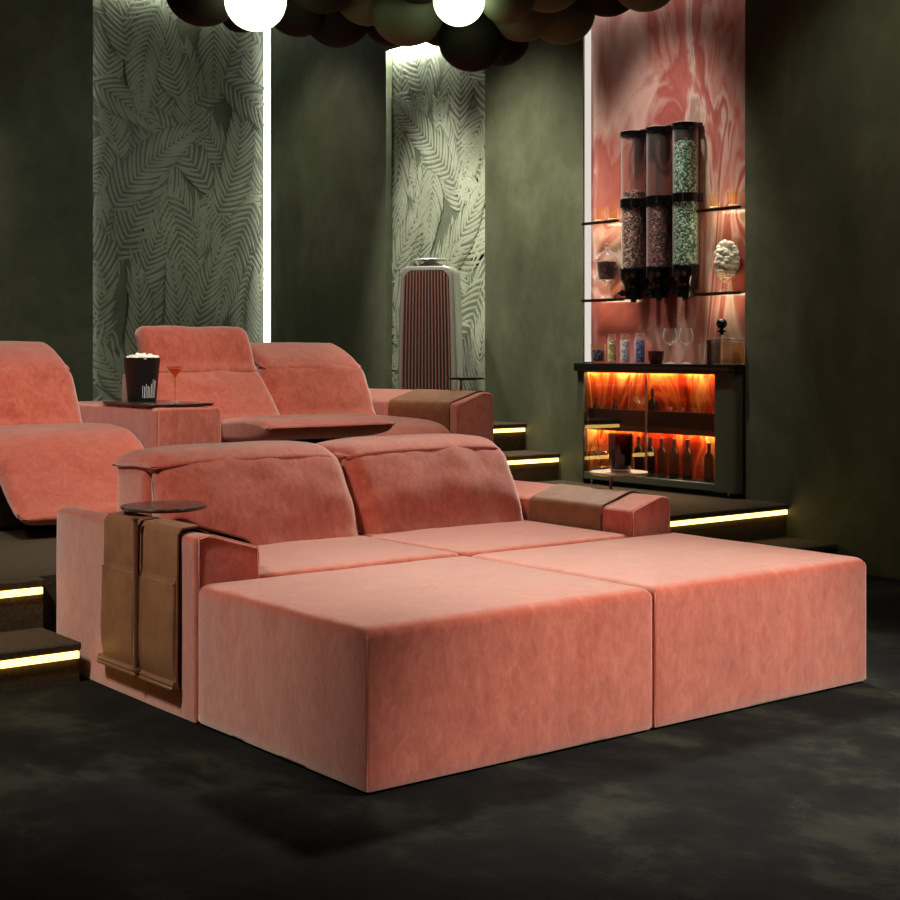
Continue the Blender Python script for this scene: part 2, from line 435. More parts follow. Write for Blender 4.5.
# embossed palm fronds of the wallpaper: every leaflet a low ridge
def fronds(bm, bg, u0, u1, v0, v1, put, seed, cell=.33, L=1.0, leaf=.34):
    rr = random.Random(seed); lay = 0
    spots = []
    nu, nv = max(2, round((u1-u0)/cell)), max(2, round((v1-v0)/(cell*1.15)))
    for a in range(-1, nu+1):
        for c in range(-1, nv+1):
            spots.append((u0+(a+.5+rr.uniform(-.4, .4))*(u1-u0)/nu, v0+(c+.5+rr.uniform(-.4, .4))*(v1-v0)/nv))
    rr.shuffle(spots)
    for (cu, cv) in spots:
        lay += 1; h0 = .0012 + .0019*(lay % 9); edge = {-1: [], 1: []}; ribs = []
        th = rr.choice((PI/2, PI/2, -PI/2)) + rr.gauss(0, .55); bend = rr.uniform(-.7, .7); n = 21
        LL = L*rr.uniform(.8, 1.15); lf = leaf*rr.uniform(.8, 1.1)
        p = Vector((cu-math.cos(th)*LL/2, cv-math.sin(th)*LL/2)); d = th-bend/2
        for q in range(n):
            t = q/(n-1); d = th-bend/2+bend*t
            p = p + Vector((math.cos(d), math.sin(d)))*(LL/n); ribs.append(p.copy())
            ln = lf*(math.sin(PI*min(1, .16+.84*(1-t)))**.6)*(.55+.45*(1-t)) if t > .2 else lf*(.55+2.2*t)*.9
            for sg in (-1, 1):
                a0 = d + sg*(1.12-.5*t+rr.uniform(-.06, .06)); cur = -sg*.4
                m = 5; w = .0145*rr.uniform(.85, 1.1)
                am = a0+cur*.5; edge[sg].append(p + Vector((math.cos(am), math.sin(am)))*ln*.93)
                pts = []
                q_ = p.copy()
                ok = True
                for e in range(m+1):
                    f = e/m; aa = a0+cur*f
                    if e: q_ = q_ + Vector((math.cos(aa), math.sin(aa)))*(ln/m)
                    if not (u0+.004 < q_.x < u1-.004 and v0 < q_.y < v1): break
                    nn = Vector((-math.sin(aa), math.cos(aa))); ww = w*(math.sin(PI*(.12+.88*f)))**.55 if f < 1 else .0006
                    pts.append((q_.copy(), nn, ww))
                if len(pts) < 3: continue
                prev = None
                for (c_, nn, ww) in pts:
                    A = c_-nn*ww; B = c_+nn*ww
                    A.x = min(max(A.x, u0), u1); B.x = min(max(B.x, u0), u1)
                    ring = (bm.verts.new(put(A.x, A.y, h0-.001)), bm.verts.new(put(c_.x, c_.y, h0+.0022)), bm.verts.new(put(B.x, B.y, h0-.001)))
                    if prev:
                        bm.faces.new((prev[0], ring[0], ring[1], prev[1])); bm.faces.new((prev[1], ring[1], ring[2], prev[2]))
                    prev = ring
        for sg in (-1, 1):
            ins = lambda q: u0 < q.x < u1 and v0 < q.y < v1
            for e in range(len(ribs)-1):
                four = (ribs[e], edge[sg][e], edge[sg][e+1], ribs[e+1])
                if all(ins(q) for q in four): bg.faces.new([bg.verts.new(put(q.x, q.y, h0-.0006)) for q in four])
bm, bg = NB(), NB(); fronds(bm, bg, NX0+.002, NX1-.002, Z4, NT_-.04, lambda u, v, h: (u, YB+.125-h, v), 5)
fr = obj('fern_relief', bm, M['fern_leaf'], wpb, True, 60); obj('fern_shade', bg, M['fern'], wpb, False)
bm, bg = NB(), NB(); fronds(bm, bg, N2a+.002, N2b-.002, Z4, NS_-.04, lambda u, v, h: (XW+.055-h*.55, u, v), 9)
fr = obj('fern_relief', bm, M['fern_leaf'], wps, True, 60); obj('fern_shade', bg, M['fern'], wps, False)
# steps and platforms
def slab(name, x0, x1, y0, y1, z0, z1):
    bm = NB(); box(bm, x0, x1, y0, y1, z0, z1-.03)
    box(bm, x0, x1, y0-.022, y1, z1-.03, z1, .006, 1); struct(name, bm, M['step'])
slab('floor_step_left', -6, -.045, 1.75, 2.1, 0, Z1)
slab('floor_step_right', 2.26, XW, 1.75, 2.1, 0, Z1)
bm = NB(); box(bm, -6, XW, 2.122, 3.98, 0, Z2); struct('floor_platform', bm, M['step'])
slab('floor_platform_edge_left', -6, -.045, 2.08, 2.122, 0, Z2); slab('floor_platform_edge_right', 2.26, XW, 2.08, 2.122, 0, Z2)
bm = NB(); box(bm, -6, 3.29, 3.98, 4.70, 0, Z2); struct('floor_platform_seat_row', bm, M['step'])
slab('floor_step_upper', 3.29, XW, 3.98, 4.32, 0, Z3)
slab('floor_platform_top', 3.29, XW, 4.32, YB, 0, Z4)
bm = NB(); box(bm, -6, 3.29, 4.70, YB, 0, Z4); struct('floor_platform_rear', bm, M['step'])

def led_step(x0, x1, y, z, label):
    bm = NB(); box(bm, x0, x1, y-.014, y-.001, z-.058, z-.034)
    t = obj('step_light', bm, M['led'], None, False); tag(t, label, 'step light', 'golden light strips under the step edges')
    rebase(t, ((x0+x1)/2, y, z-.058)); return t
led_step(-3., -.052, 1.75, Z1, 'lower golden light strip on the steps left of the chaise')
led_step(-3., -.052, 2.08, Z2, 'upper golden light strip on the steps left of the chaise')
led_step(2.3, XW-.01, 2.08, Z2, 'long golden light strip below the bar cabinet')
led_step(3.31, XW-.01, 3.98, Z3, 'golden light strip on the middle step behind the pink sofa')
led_step(3.31, XW-.01, 4.32, Z4, 'short golden light strip on the topmost step at the rear sofa arm')

def strip(bmf, mat, label, loc):
    bm = NB(); bmf(bm); t = obj('light_strip', bm, mat, None, False); tag(t, label, 'light strip'); rebase(t, loc); return t
strip(lambda b: box(b, NX1-.006, NX1-.001, YB+.018, YB+.123, Z4, NT_-.02), emit('niche_led_jamb', (.95, 1., .9, 1), 3.2), 'vertical white light strip at the right edge of the wide fern niche', (NX1, YB+.05, Z4))
strip(lambda b: box(b, NX0+.002, NX0+.02, YB+.06, YB+.10, Z4, NT_-.02), emit('niche_led_soft', (.95, 1., .88, 1), 1.6), 'vertical white light strip hidden at the left edge of the wide fern niche', (NX0, YB+.05, Z4))
strip(lambda b: box(b, NX0+.05, NX1-.05, YB+.03, YB+.09, NT_-.03, NT_-.001), M['led_white'], 'white light strip along the top of the wide fern niche', (NX0, YB+.05, NT_-.03))
strip(lambda b: box(b, XW+.012, XW+.045, N2a+.03, N2b-.03, NS_-.03, NS_-.001), emit('niche_led_top', (.96, 1., .9, 1), 120), 'white light strip along the top of the narrow fern niche', (XW+.05, N2a, NS_-.03))
strip(lambda b: box(b, XW+.028, XW+.05, N2a+.002, N2a+.014, Z4, NS_-.05), emit('niche_led_side', (.95, 1., .88, 1), 4), 'vertical white light strip inside the near edge of the narrow fern niche', (XW+.1, N2a, Z4))
strip(lambda b: box(b, XW+.014, XW+.068, N3b-.005, N3b-.001, 1.12, NS_-.03), emit('marble_niche_led', (1., .9, .82, 1), .75), 'vertical white light strip at the left edge of the pink marble niche', (XW+.02, N3b, 1.12))
strip(lambda b: box(b, XW+.02, XW+.06, N3a+.05, N3b-.05, NS_-.03, NS_-.001), emit('marble_led_top', (1., .94, .88, 1), 22), 'white light strip along the top of the pink marble niche', (XW+.05, N3a, NS_-.03))

# ------------------------------------------------------------------ front chaise sofa
V = M['velvet']
def arm_bm(x0, x1, y0, y1, z0, zo, zi, outer_left):
    if outer_left: pts = [(x0, z0), (x1, z0), (x1, zi), (x0+.05, zo-.004), (x0, zo-.012)]
    else: pts = [(x0, z0), (x1, z0), (x1, zo-.012), (x1-.05, zo), (x0, zi)]
    rr = [.006, .006, .02, .04, .02] if outer_left else [.006, .006, .02, .05, .02]
    b = NB(); loft(b, round_poly(pts, rr), 'Y', y0, y1, .014, 0, 10, 4, .0025, 4., 3, step=.06); return b
def pipe_front(pts, y, parent, r=.0028):
    b = NB(); tube(b, [(x, y, z) for x, z in pts], r, 6); return obj('piping', b, M['velvet_pipe'], parent)
fs = thing('chaise_sofa', 'front coral velvet sofa with two leaning backs behind the big footstool blocks', 'sofa', (1.09, 1.5, 0))
b = NB(); soft_box(b, .235, 1.955, 1.0, 2.02, .02, .34, .01, n=6); obj('base', b, V, fs)
al = obj('armrest', arm_bm(0, .24, .958, 2.07, .0, .606, .545, True), V, fs)
pipe_front([(.012, .02), (.012, .59), (.06, .60), (.225, .55), (.23, .46)], .956, al)
ar = obj('armrest', arm_bm(1.955, 2.178, .958, 2.07, .0, .60, .55, False), V, fs)
pipe_front([(1.962, .45), (1.962, .545), (2.12, .595), (2.168, .585), (2.172, .45)], .956, ar)
for x0, x1, sd in ((.246, 1.086, 1), (1.094, 1.95, 2)):
    b = NB(); soft_box(b, x0, x1, .962, 1.74, .33, .457, .022, (0, 0, .006), 14, .003, 4., sd); obj('seat', b, V, fs)
    b = NB(); soft_box(b, x0+.002, x1-.006, 1.825, 2.075, .02, .75, .025, (.002, .004, 0), 8); obj('back_frame', b, V, fs)
    c = [(1.575, .40), (1.59, .5), (1.62, .6), (1.665, .69), (1.715, .762), (1.77, .785), (1.82, .75), (1.815, .6), (1.78, .40)]
    b = NB(); loft(b, smooth_loop(c), 'X', x0+.002, x1-.002, .07, .016, 22, 8, .012, 5., sd, step=.03, shrink=.10, droop=.012); bk = obj('backrest', b, V, fs)
    h = [(1.716, .764), (1.728, .789), (1.79, .816), (1.9, .822), (2.02, .810), (2.11, .785), (2.125, .755), (2.08, .732), (1.95, .728), (1.8, .738)]
    b = NB(); loft(b, smooth_loop(h), 'X', x0-.006 if sd == 1 else x0+.010, x1-.026, .06, .006, 18, 8, .003, 5., sd+4, step=.03, shrink=.08, droop=.016); obj('headrest', b, V, bk)
fs_foot = NB(); box(fs_foot, .3, 1.9, 1.1, 1.9, .0, .02); obj('plinth', fs_foot, M['black_matte'], fs, False)

# two footstool blocks
for i, (x0, x1, lab) in enumerate(((.0, 1.086, 'coral velvet footstool block nearest the leather arm caddy'), (1.096, 2.18, 'coral velvet footstool block in front of the glowing bar cabinet'))):
    t = thing('footstool', lab, 'footstool', ((x0+x1)/2, .475, 0), 'big velvet footstools pushed against the sofa')
    b = NB(); block(b, x0, x1, 0, .944, .006, .452, .034, .010, .010, .004, .006, 7., 11+i*5); blk = obj('upholstery', b, V, t)
    for xx, sg in ((x0, 1), (x1, -1)):
        b = NB(); tube(b, [(xx+sg*.003, .003, .012), (xx+sg*.003, .003, .42), (xx+sg*.006, .006, .432)], .003, 6); obj('piping', b, M['velvet_pipe'], t)
    b = NB(); box(b, x0+.05, x1-.05, .05, .9, 0, .012); obj('plinth', b, M['black_matte'], t, False)

# leather caddy over the left arm
L = M['leather']
cd = thing('arm_caddy', 'tan leather pocket caddy draped over the left sofa arm', 'arm caddy', (0, 1.36, .1))
for (y0, y1) in ((wy(133.5, -.03), wy(101, -.03)), (wy(174, -.03), wy(137, -.03))):
    path = [(.248, .30), (.252, .45), (.25, .552), (.225, .566), (.06, .617), (.0, .612), (-.012, .596), (-.014, .45), (-.016, .12)]
    outer = [Vector(p) for p in path]
    th = .006
    poly = []
    for q, p in enumerate(outer):
        d = (outer[min(q+1, len(outer)-1)]-outer[max(q-1, 0)]).normalized(); poly.append(p+Vector((d.y, -d.x))*-th*0)
    inner = []
    for q, p in enumerate(outer):
        d = (outer[min(q+1, len(outer)-1)]-outer[max(q-1, 0)]).normalized(); inner.append(p+Vector((d.y, -d.x))*th)
    b = NB(); loft(b, poly+inner[::-1], 'Y', y0, y1, 0, 0, 4, 1, step=.08); fl = obj('flap', b, L, cd)
    # pocket: bulging pouch with a lip
    b = NB(); pr = [(-.016, .125), (-.026, .13), (-.034, .2), (-.033, .32), (-.029, .425), (-.025, .436), (-.017, .43)]
    loft(b, smooth_loop(pr, 4), 'Y', y0+.006, y1-.004, .006, .006, 10, 3, .001, 8., y0, step=.03); pk = obj('pocket', b, L, cd)
    b = NB(); tube(b, [(-.028, y0+.006, .436), (-.033, (y0+y1)/2, .434), (-.028, y1-.004, .436)], .003, 6); obj('pocket_hem', b, L, pk)
b = NB(); tube(b, [(-.026, wy(174.5, -.03), .112), (-.026, wy(99, -.03), .112)], .012, 10); box(b, -.042, -.006, wy(174, -.03), wy(99.5, -.03), .094, .106, .003, 1); obj('bar', b, plain('brown_wood_bar', srgb(122, 82, 62), .5), cd)

def swivel_table(label, pole, zbot, ztop, centre, rad, mat, capm):
    t = thing('swivel_table', label, 'swivel table', (pole[0], pole[1], zbot), 'small swivel tables on the sofa arms')
    b = NB(); tube(b, [(pole[0], pole[1], zbot), (pole[0], pole[1], ztop-.006)], .008, 12)
    lathe(b, [(0, 0), (.016, 0), (.016, .008), (.0, .012)], (pole[0], pole[1], zbot), 16); obj('pole', b, M['bronze'], t)
    b = NB(); lathe(b, [(0, 0), (rad*.9, 0), (rad*.98, .004), (rad, .010), (rad*.985, .015), (0, .015)], (centre[0], centre[1], ztop-.006), 48); obj('tabletop', b, capm, t)
    b = NB(); lathe(b, [(0, 0), (.013, 0), (.013, .006), (0, .006)], (pole[0], pole[1], ztop-.012), 20); obj('mount', b, M['bronze'], t)
    return t
tl = at_depth(164, 507.5, 5.16)
swivel_table('dark round swivel table standing over the left front sofa arm', (-.046, wy(135.5, -.046)), .118, tl.z, (tl.x, tl.y), 43*5.16/F, M['bronze'], M['dark_top'])

# leather cover on the right arm and its table with a tumbler
def arm_cover(x0, x1, zi, zo, y0, y1, zlow, label):
    t = thing('arm_cover', label, 'arm cover', ((x0+x1)/2, y0, zlow), 'tan leather covers over the sofa arms')
    path = [(x0-.004, zlow), (x0-.006, zi-.03), (x0+.004, zi+.006), (x1-.07, zo+.003), (x1-.04, zo+.004), (x1, zo-.008), (x1+.007, zo-.03), (x1+.008, zlow)]
    outer = [Vector(p) for p in path]; inner = []
    for q, p in enumerate(outer):
        d = (outer[min(q+1, len(outer)-1)]-outer[max(q-1, 0)]).normalized(); inner.append(p+Vector((d.y, -d.x))*.0045)
    b = NB(); loft(b, round_poly(outer, .02)+inner[::-1], 'Y', y0, y1, 0, 0, 4, 1, step=.06); obj('cover', b, L, t)
    b = NB(); tube(b, [(p.x, y0-.001, p.y+.001) for p in outer], .0035, 6); obj('edge_seam', b, L, t)
    return t
arm_cover(1.955, 2.178, .55, .60, 1.13, 1.58, .30, 'tan leather cover on the right arm of the front sofa')
d2 = 6.34; tr = at_depth(619, 473.5, d2); pr_ = at_depth(611, 473, d2)
swivel_table('pale round swivel table holding a dark tumbler before the bar cabinet', (2.215, on_x(611, 480, 2.215).y), .30, tr.z, (tr.x, tr.y), 29*d2/F, M['bronze'], M['pale_top'])
def tumbler(name, label, loc, r, h, mat, group=None):
    t = thing(name, label, 'glass', loc, group); x, y, z = loc
    b = NB(); lathe(b, [(0, 0), (r*.82, 0), (r*.86, .004), (r, h*.5), (r*1.02, h), (r*.97, h), (r*.93, h*.5), (r*.8, .012), (0, .012)], loc, 24); obj('bowl', b, mat, t)
    return t
gt = at_depth(620.5, 475.3, d2-.02)
t = tumbler('tumbler', 'dark smoked tumbler standing on the pale swivel table', (gt.x, gt.y, tr.z+.0105), .053, .165, M['smoke_glass'])
b = NB(); lathe(b, [(0, .014), (.044, .014), (.05, .1), (0, .1)], (gt.x, gt.y, tr.z+.0105), 24); obj('drink', b, plain('dark_cola', srgb(22, 8, 6), .1), t)

# ------------------------------------------------------------------ rear recliner sofa
rs = thing('recliner_sofa', 'rear coral velvet recliner sofa with centre console on the raised platform', 'sofa', (1.6, 4.0, Z2))
Y0 = 3.4
b = NB(); soft_box(b, .26, 2.99, 3.56, 4.66, Z2+.01, .70, .015, n=8); obj('base', b, M['velvet_dark'], rs)
b = NB(); box(b, .3, 2.95, 3.6, 4.6, Z2, Z2+.015); obj('plinth', b, M['black_matte'], rs, False)
ra = obj('armrest', arm_bm(2.99, 3.262, Y0, 4.62, Z2, .95, .884, False), V, rs)
pipe_front([(2.998, .5), (2.998, .876), (3.17, .942), (3.24, .938), (3.254, .90), (3.256, .5)], Y0-.001, ra)
b = NB(); loft(b, round_poly([(1.09, Z2), (1.453, Z2), (1.453, .902), (1.09, .906)], [.005, .005, .022, .022]), 'Y', Y0, 4.62, .014, .002, 8, 4, .002, 4, 1, step=.06); cs_ = obj('console', b, V, rs)
for xx in (1.098, 1.445):
    b = NB(); tube(b, [(xx, Y0, .4), (xx, Y0, .893)], .0035, 6); obj('piping', b, M['velvet_pipe'], cs_)
b = NB(); soft_box(b, -.1, .245, 3.5, 4.62, Z2, .86, .02); obj('armrest', b, V, rs)
def rear_seat(x0, x1, kind, dy, sd):
    p = [(3.56, .52), (3.44, .56), (3.41, .64), (3.45, .725), (3.56, .775), (3.8, .79), (4.2, .795), (4.4, .77), (4.4, .6), (4.0, .55)]
    if kind != 'folded_rest': p = [(3.72, .56), (3.68, .64), (3.7, .73), (3.8, .785), (4.2, .795), (4.4, .77), (4.4, .6), (4.0, .55)]
    b = NB(); loft(b, smooth_loop(p), 'X', x0, x1, .03, .005, 14, 5, .004, 5, sd, step=.04); obj('seat', b, V, rs)
    if kind == 'raised':
        c = [(4.0, .76), (4.06, .83), (4.14, .92), (4.23, 1.01), (4.30, 1.066), (4.36, 1.085), (4.41, 1.05), (4.40, .9), (4.36, .76)]
        h = [(4.292, 1.068), (4.325, 1.13), (4.36, 1.215), (4.41, 1.30), (4.455, 1.328), (4.52, 1.32), (4.53, 1.27), (4.48, 1.17), (4.40, 1.07)]
    else:
        c = [(4.15, .76), (4.19, .84), (4.235, .94), (4.285, 1.03), (4.33, 1.085), (4.39, 1.10), (4.45, 1.07), (4.45, .9), (4.42, .76)]
        h = [(4.32, 1.078), (4.36, 1.125), (4.45, 1.18), (4.56, 1.226), (4.64, 1.240), (4.67, 1.215), (4.62, 1.16), (4.52, 1.10), (4.42, 1.07)]
    c = [(a+dy, z) for a, z in c]; h = [(a+dy, z) for a, z in h]
    b = NB(); loft(b, smooth_loop(c), 'X', x0, x1, .06, .014, 22, 7, .010, 5.5, sd, step=.03, shrink=.06); bk = obj('backrest', b, V, rs)
    b = NB(); loft(b, smooth_loop(h), 'X', x0+.018, x1-.018, .055, .006, 18, 7, .005, 5, sd+3, step=.03, shrink=.10); obj('headrest', b, V, bk)
rear_seat(2.235, 2.985, 'folded_rest', 0, 21)
rear_seat(1.475, 2.225, 'raised', 0, 23)
rear_seat(.255, 1.085, 'dropped', .06, 25)
for xa, xb in ((.28, 1.07), (1.50, 2.2), (2.26, 2.95)):
    b = NB(); box(b, xa, xb, 4.50, 4.68, .5, 1.06, .02); obj('back_frame', b, V, rs)
# leg rests
p = [(3.98, .80), (3.75, .803), (3.60, .775), (3.48, .705), (3.34, .585), (3.22, .485), (3.155, .447), (3.14, .425), (3.19, .405), (3.32, .47), (3.48, .585), (3.64, .68), (3.96, .71)]
b = NB(); loft(b, smooth_loop(p, 5), 'X', .295, 1.083, .05, .010, 18, 6, .007, 4.5, 31, step=.03, shrink=.05); obj('leg_rest', b, V, rs)
p = [(3.66, .80), (3.4, .843), (3.2, .855), (3.05, .846), (2.955, .822), (2.945, .805), (3.0, .772), (3.15, .745), (3.4, .73), (3.66, .72)]
b = NB(); loft(b, smooth_loop(p, 5), 'X', 1.46, 2.225, .03, .006, 18, 6, .003, 5, 33, step=.03, shrink=.0); obj('leg_rest', b, V, rs)

arm_cover(2.99, 3.262, .884, .95, 3.47, 4.08, .66, 'tan leather cover on the right arm of the rear sofa')
d3 = 8.85; tk = at_depth(465.5, 379, d3); pp = on_x(461, 385, 3.295)
swivel_table('dark round swivel table on the rear sofa arm near the loudspeaker', (3.295, pp.y), .70, tk.z, (tk.x, tk.y), 18.7*d3/F, M['chrome'], M['black_gloss'])

# tray, popcorn bucket and cocktail on the console
b = NB(); box(b, 1.085, 1.435, 3.46, 4.02, .909, .921, .003, 1); box(b, 1.08, 1.44, 3.455, 4.025, .918, .924, .002, 1)
tr_ = obj('tray', b, M['dark_top'], None); tag(tr_, 'dark flat tray on the console of the rear sofa', 'tray'); rebase(tr_, (1.26, 3.74, .909))
pb = on_x(142, 402, 1.26); px_, py_ = 1.215, on_x(142, 402, 1.215).y; zt = .924
bk = thing('popcorn_bucket', 'black popcorn bucket with white printed bars on the console tray', 'bucket', (px_, py_, zt))
H, r0, r1 = .232, .072, .094
b = NB(); lathe(b, [(0, 0), (r0, 0), (r0+.002, .004), (r1, H-.006), (r1+.004, H), (r1-.002, H), (r0-.004, .01), (0, .008)], (px_, py_, zt), 36); bd = obj('cup', b, M['black_matte'], bk)
b = NB(); rr = random.Random(4)
for q in range(9):
    a0 = math.atan2(CAM.y-py_, CAM.x-px_) + .05 + q*.115 - .02
    hh = rr.uniform(.055, .10); z0 = .022; w = .035 if q % 2 else .02
    vs = []
    for (aa, zz) in ((a0, z0), (a0+w*1.6, z0), (a0+w*1.6, z0+hh), (a0, z0+hh)):
        rad = r0 + (r1-r0)*zz/H + .0018; vs.append(b.verts.new((px_+rad*math.cos(aa), py_+rad*math.sin(aa), zt+zz)))
    b.faces.new(vs)
    ex = bmesh.ops.extrude_face_region(b, geom=[list(b.faces)[-1]])
    for v in ex['geom']:
        if isinstance(v, bmesh.types.BMVert): v.co += (Vector((px_, py_, v.co.z))-v.co).normalized()*-.0006
obj('printed_logo', b, M['white_print'], bd, False)
b = NB()
lathe(b, [(0, H-.03), (r1-.012, H-.03), (r1-.01, H-.01), (0, H)], (px_, py_, zt), 20)
for q in range(70):
    a, d = rr.uniform(0, 2*PI), (r1-.012)*math.sqrt(rr.random()); s = rr.uniform(.010, .017)
    ball(b, (px_+d*math.cos(a), py_+d*math.sin(a), zt+H-.004+rr.uniform(0, .016)*(1.2-d/r1)), s, rr.uniform(.7, 1.2), rr.uniform(.7, 1.2), rr.uniform(.7, 1.1), 8)
pc = obj('popcorn', b, M['popcorn'], None); tag(pc, 'white popcorn heaped in the black bucket', 'popcorn', None, 'stuff'); rebase(pc, (px_, py_, zt+H-.03))
def martini(label, loc, s, mat, drink=None):
    t = thing('martini_glass', label, 'glass', loc); x, y, z = loc
    b = NB(); lathe(b, [(0, .148*s), (.006*s, .150*s), (.058*s, .222*s), (.0565*s, .222*s), (.005*s, .155*s), (0, .153*s)], loc, 28); obj('bowl', b, mat, t)
    b = NB(); lathe(b, [(0, .012*s), (.0042*s, .012*s), (.0038*s, .08*s), (.006*s, .150*s), (0, .151*s)], loc, 12); obj('stem', b, mat, t)
    b = NB(); lathe(b, [(0, 0), (.036*s, 0), (.036*s, .002*s), (.006*s, .012*s), (0, .013*s)], loc, 28); obj('foot', b, mat, t)
    if drink:
        b = NB(); lathe(b, [(0, .156*s), (.044*s, .207*s), (0, .207*s)], loc, 24); obj('drink', b, drink, t)
    return t
mx, my = 1.33, on_x(175, 402, 1.33).y
martini('amber martini glass beside the popcorn bucket', (mx, my, .924), .84, M['copper_glass'], thin_glass('amber_drink', (.93, .62, .36, 1), 1.3, .02))

# ------------------------------------------------------------------ loudspeaker tower
SX = 3.93; SY = on_x(427, 390, SX-.06).y+.03
st = thing('loudspeaker', 'tall silver tower loudspeaker with ribbed walnut grille in the fern niche', 'loudspeaker', (SX, SY, Z4))
face = math.atan2(CAM.y-SY, CAM.x-SX) - R(15)   # grille direction
fx, fy = math.cos(face), math.sin(face); sx, sy = -fy, fx
def sp_pt(u, w, z): return (SX + sx*u + fx*w, SY + sy*u + fy*w, z)
zb, zt_ = Z4, 1.775
def tower(bm, hw0, hw1, w0, w1, z0, z1, rc, cap):
    rings = []
    ns = 14
    zs = [z0+(z1-z0)*j/ns for j in range(ns)] + [z1 - rc*(1-math.sin(a)) for a in [j/5*PI/2 for j in range(0, 6)]]
    zs = sorted(set(round(z, 5) for z in zs))
    for z in zs:
        t = (z-z0)/(z1-z0); hw = hw0+(hw1-hw0)*t**1.6
        if z > z1-rc: hw -= rc*(1-math.sqrt(max(0, 1-((z-(z1-rc))/rc)**2)))
        poly = round_poly([(-hw, w0), (hw, w0), (hw, w1), (-hw, w1)], [.02, .02, .10, .10], 4)
        rings.append([bm.verts.new(sp_pt(p.x, p.y, z)) for p in poly])
    for a, b_ in zip(rings, rings[1:]):
        for j in range(len(a)): bm.faces.new((a[j], a[(j+1) % len(a)], b_[(j+1) % len(a)], b_[j]))
    bm.faces.new(rings[0][::-1]); bm.faces.new(rings[-1])
b = NB(); tower(b, .215, .185, .13, -.16, zb, zt_, .055, True)
body = obj('cabinet_body', b, M['alu'], st)
# grille: panel plus vertical ribs
def gw(z):
    t = (z-zb)/(zt_-zb); return .178 + (.155-.178)*t**1.6
b = NB(); pts = []
for j in range(13): z = zb+.12 + (zt_-.055-zb-.12)*j/12; pts.append(z)
top_r = .05
def gtop(u, w): return zt_-.028 - max(0, abs(u)-(w-top_r))**2/top_r*.9
n = 15
rows = []
for j in range(17):
    row = []
    for q in range(19):
        z0_ = zb+.10; uq = -1+2*q/18; w = gw(zt_); zt2 = gtop(uq*w, w); z = z0_+(zt2-z0_)*j/16; row.append(b.verts.new(sp_pt(uq*gw(z), .134, z)))
    rows.append(row)
for a, c in zip(rows, rows[1:]):
    for q in range(18): b.faces.new((a[q], a[q+1], c[q+1], c[q]))
ex = bmesh.ops.extrude_face_region(b, geom=b.faces[:])
for v in ex['geom']:
    if isinstance(v, bmesh.types.BMVert): v.co -= Vector((fx, fy, 0))*.006
obj('grille_cloth', b, M['grille_dark'], st, False)
b = NB()
for q in range(n):
    uq = -1+2*q/(n-1); uq *= .965
    w = gw(zt_); ztop = gtop(uq*w, w)-.006
    for j in range(8):
        za = zb+.105+(ztop-zb-.105)*j/8; zc = zb+.105+(ztop-zb-.105)*(j+1)/8
        ua, uc = uq*gw(za), uq*gw(zc); hw = .0068
        vs = [b.verts.new(sp_pt(u_, w_, z_)) for z_, uu in ((za, ua), (zc, uc)) for (u_, w_) in ((uu-hw, .136), (uu-hw*.6, .152), (uu+hw*.6, .152), (uu+hw, .136))]
        for e in range(3): b.faces.new((vs[e], vs[e+1], vs[4+e+1], vs[4+e]))
        if j == 7: b.faces.new(vs[4:])
        if j == 0: b.faces.new(vs[:4])
obj('grille_rib', b, M['grille'], st, False)
c0 = sp_pt(-.005, 0, zt_)
b = NB(); lathe(b, [(0, 0), (.085, 0), (.082, .018), (.05, .03), (.05, .042), (0, .042)], c0, 28); obj('lens_neck', b, M['alu'], st)
b = NB(); lathe(b, [(0, .042), (.11, .045), (.118, .050), (.112, .056), (0, .058)], c0, 32); obj('acoustic_lens', b, M['alu'], st)
b = NB(); tower(b, .17, .16, -.162, -.19, zb, zt_-.04, .03, True); obj('rear_panel', b, M['black_matte'], st)

# ------------------------------------------------------------------ bar cabinet
XF = XW-.06                                   # its front plane
yo_l, yo_r = wy(583.5, XF), wy(714.5, XF)     # opening
ye_l, ye_r = N3b-.005+.055, N3a+.008
zo_b, zo_t, zc_b = .415, 1.052, .368
bc = thing('bar_cabinet', 'dark green bar cabinet with glowing orange inside and glass doors', 'cabinet', (XF, (ye_l+ye_r)/2, Z2))
b = NB()
box(b, XF, XF+.04, yo_l, wy(577, XF), zc_b, 1.06, .004, 1)
prof = round_poly([(XF, yo_r), (XF, ye_r-.0+.02), (XF+.03, ye_r), (XF+.055, ye_r), (XF+.055, yo_r)], [.002, .03, .02, .002, .002], 6)
loft(b, prof, 'Z', zc_b, 1.067, 0, 0, 2, 1, step=.2)
box(b, XF, XF+.04, yo_r, yo_l, zc_b, zo_b, .004, 1)
box(b, XF, XF+.04, yo_r-.01, wy(577, XF), zo_t, 1.068)
obj('front_frame', b, M['green_lacquer'], bc, True)
b = NB(); XBK = XW+.14
box(b, XF+.04, XBK, yo_r-.02, yo_r, zc_b+.01, 1.058); box(b, XW+.022, XBK, NC-.02, NC-.004, zc_b+.01, 1.058)
box(b, XF+.04, XW, yo_r, yo_l, zc_b+.01, zo_b-.002); box(b, XW+.022, XBK, yo_r, NC-.02, zc_b+.01, zo_b-.002); box(b, XF+.04, XW, yo_r, yo_l, 1.056, 1.060); box(b, XW+.022, XBK, yo_r, NC-.02, 1.063, 1.075)
obj('carcass', b, M['cab_in'], bc, False)
b = NB(); box(b, XBK, XBK+.012, yo_r-.02, NC-.004, zc_b+.01, 1.075); obj('onyx_back', b, M['onyx'], bc, False)
ZS = .722
b = NB(); box(b, XF+.05, XBK-.002, yo_r+.001, N3b-.002, ZS-.022, ZS); box(b, XF+.05, XF+.056, yo_r+.001, N3b-.002, ZS-.038, ZS-.02); box(b, XW+.022, XBK-.002, N3b-.002, NC-.021, ZS-.022, ZS); obj('shelf', b, M['cab_in'], bc, False)
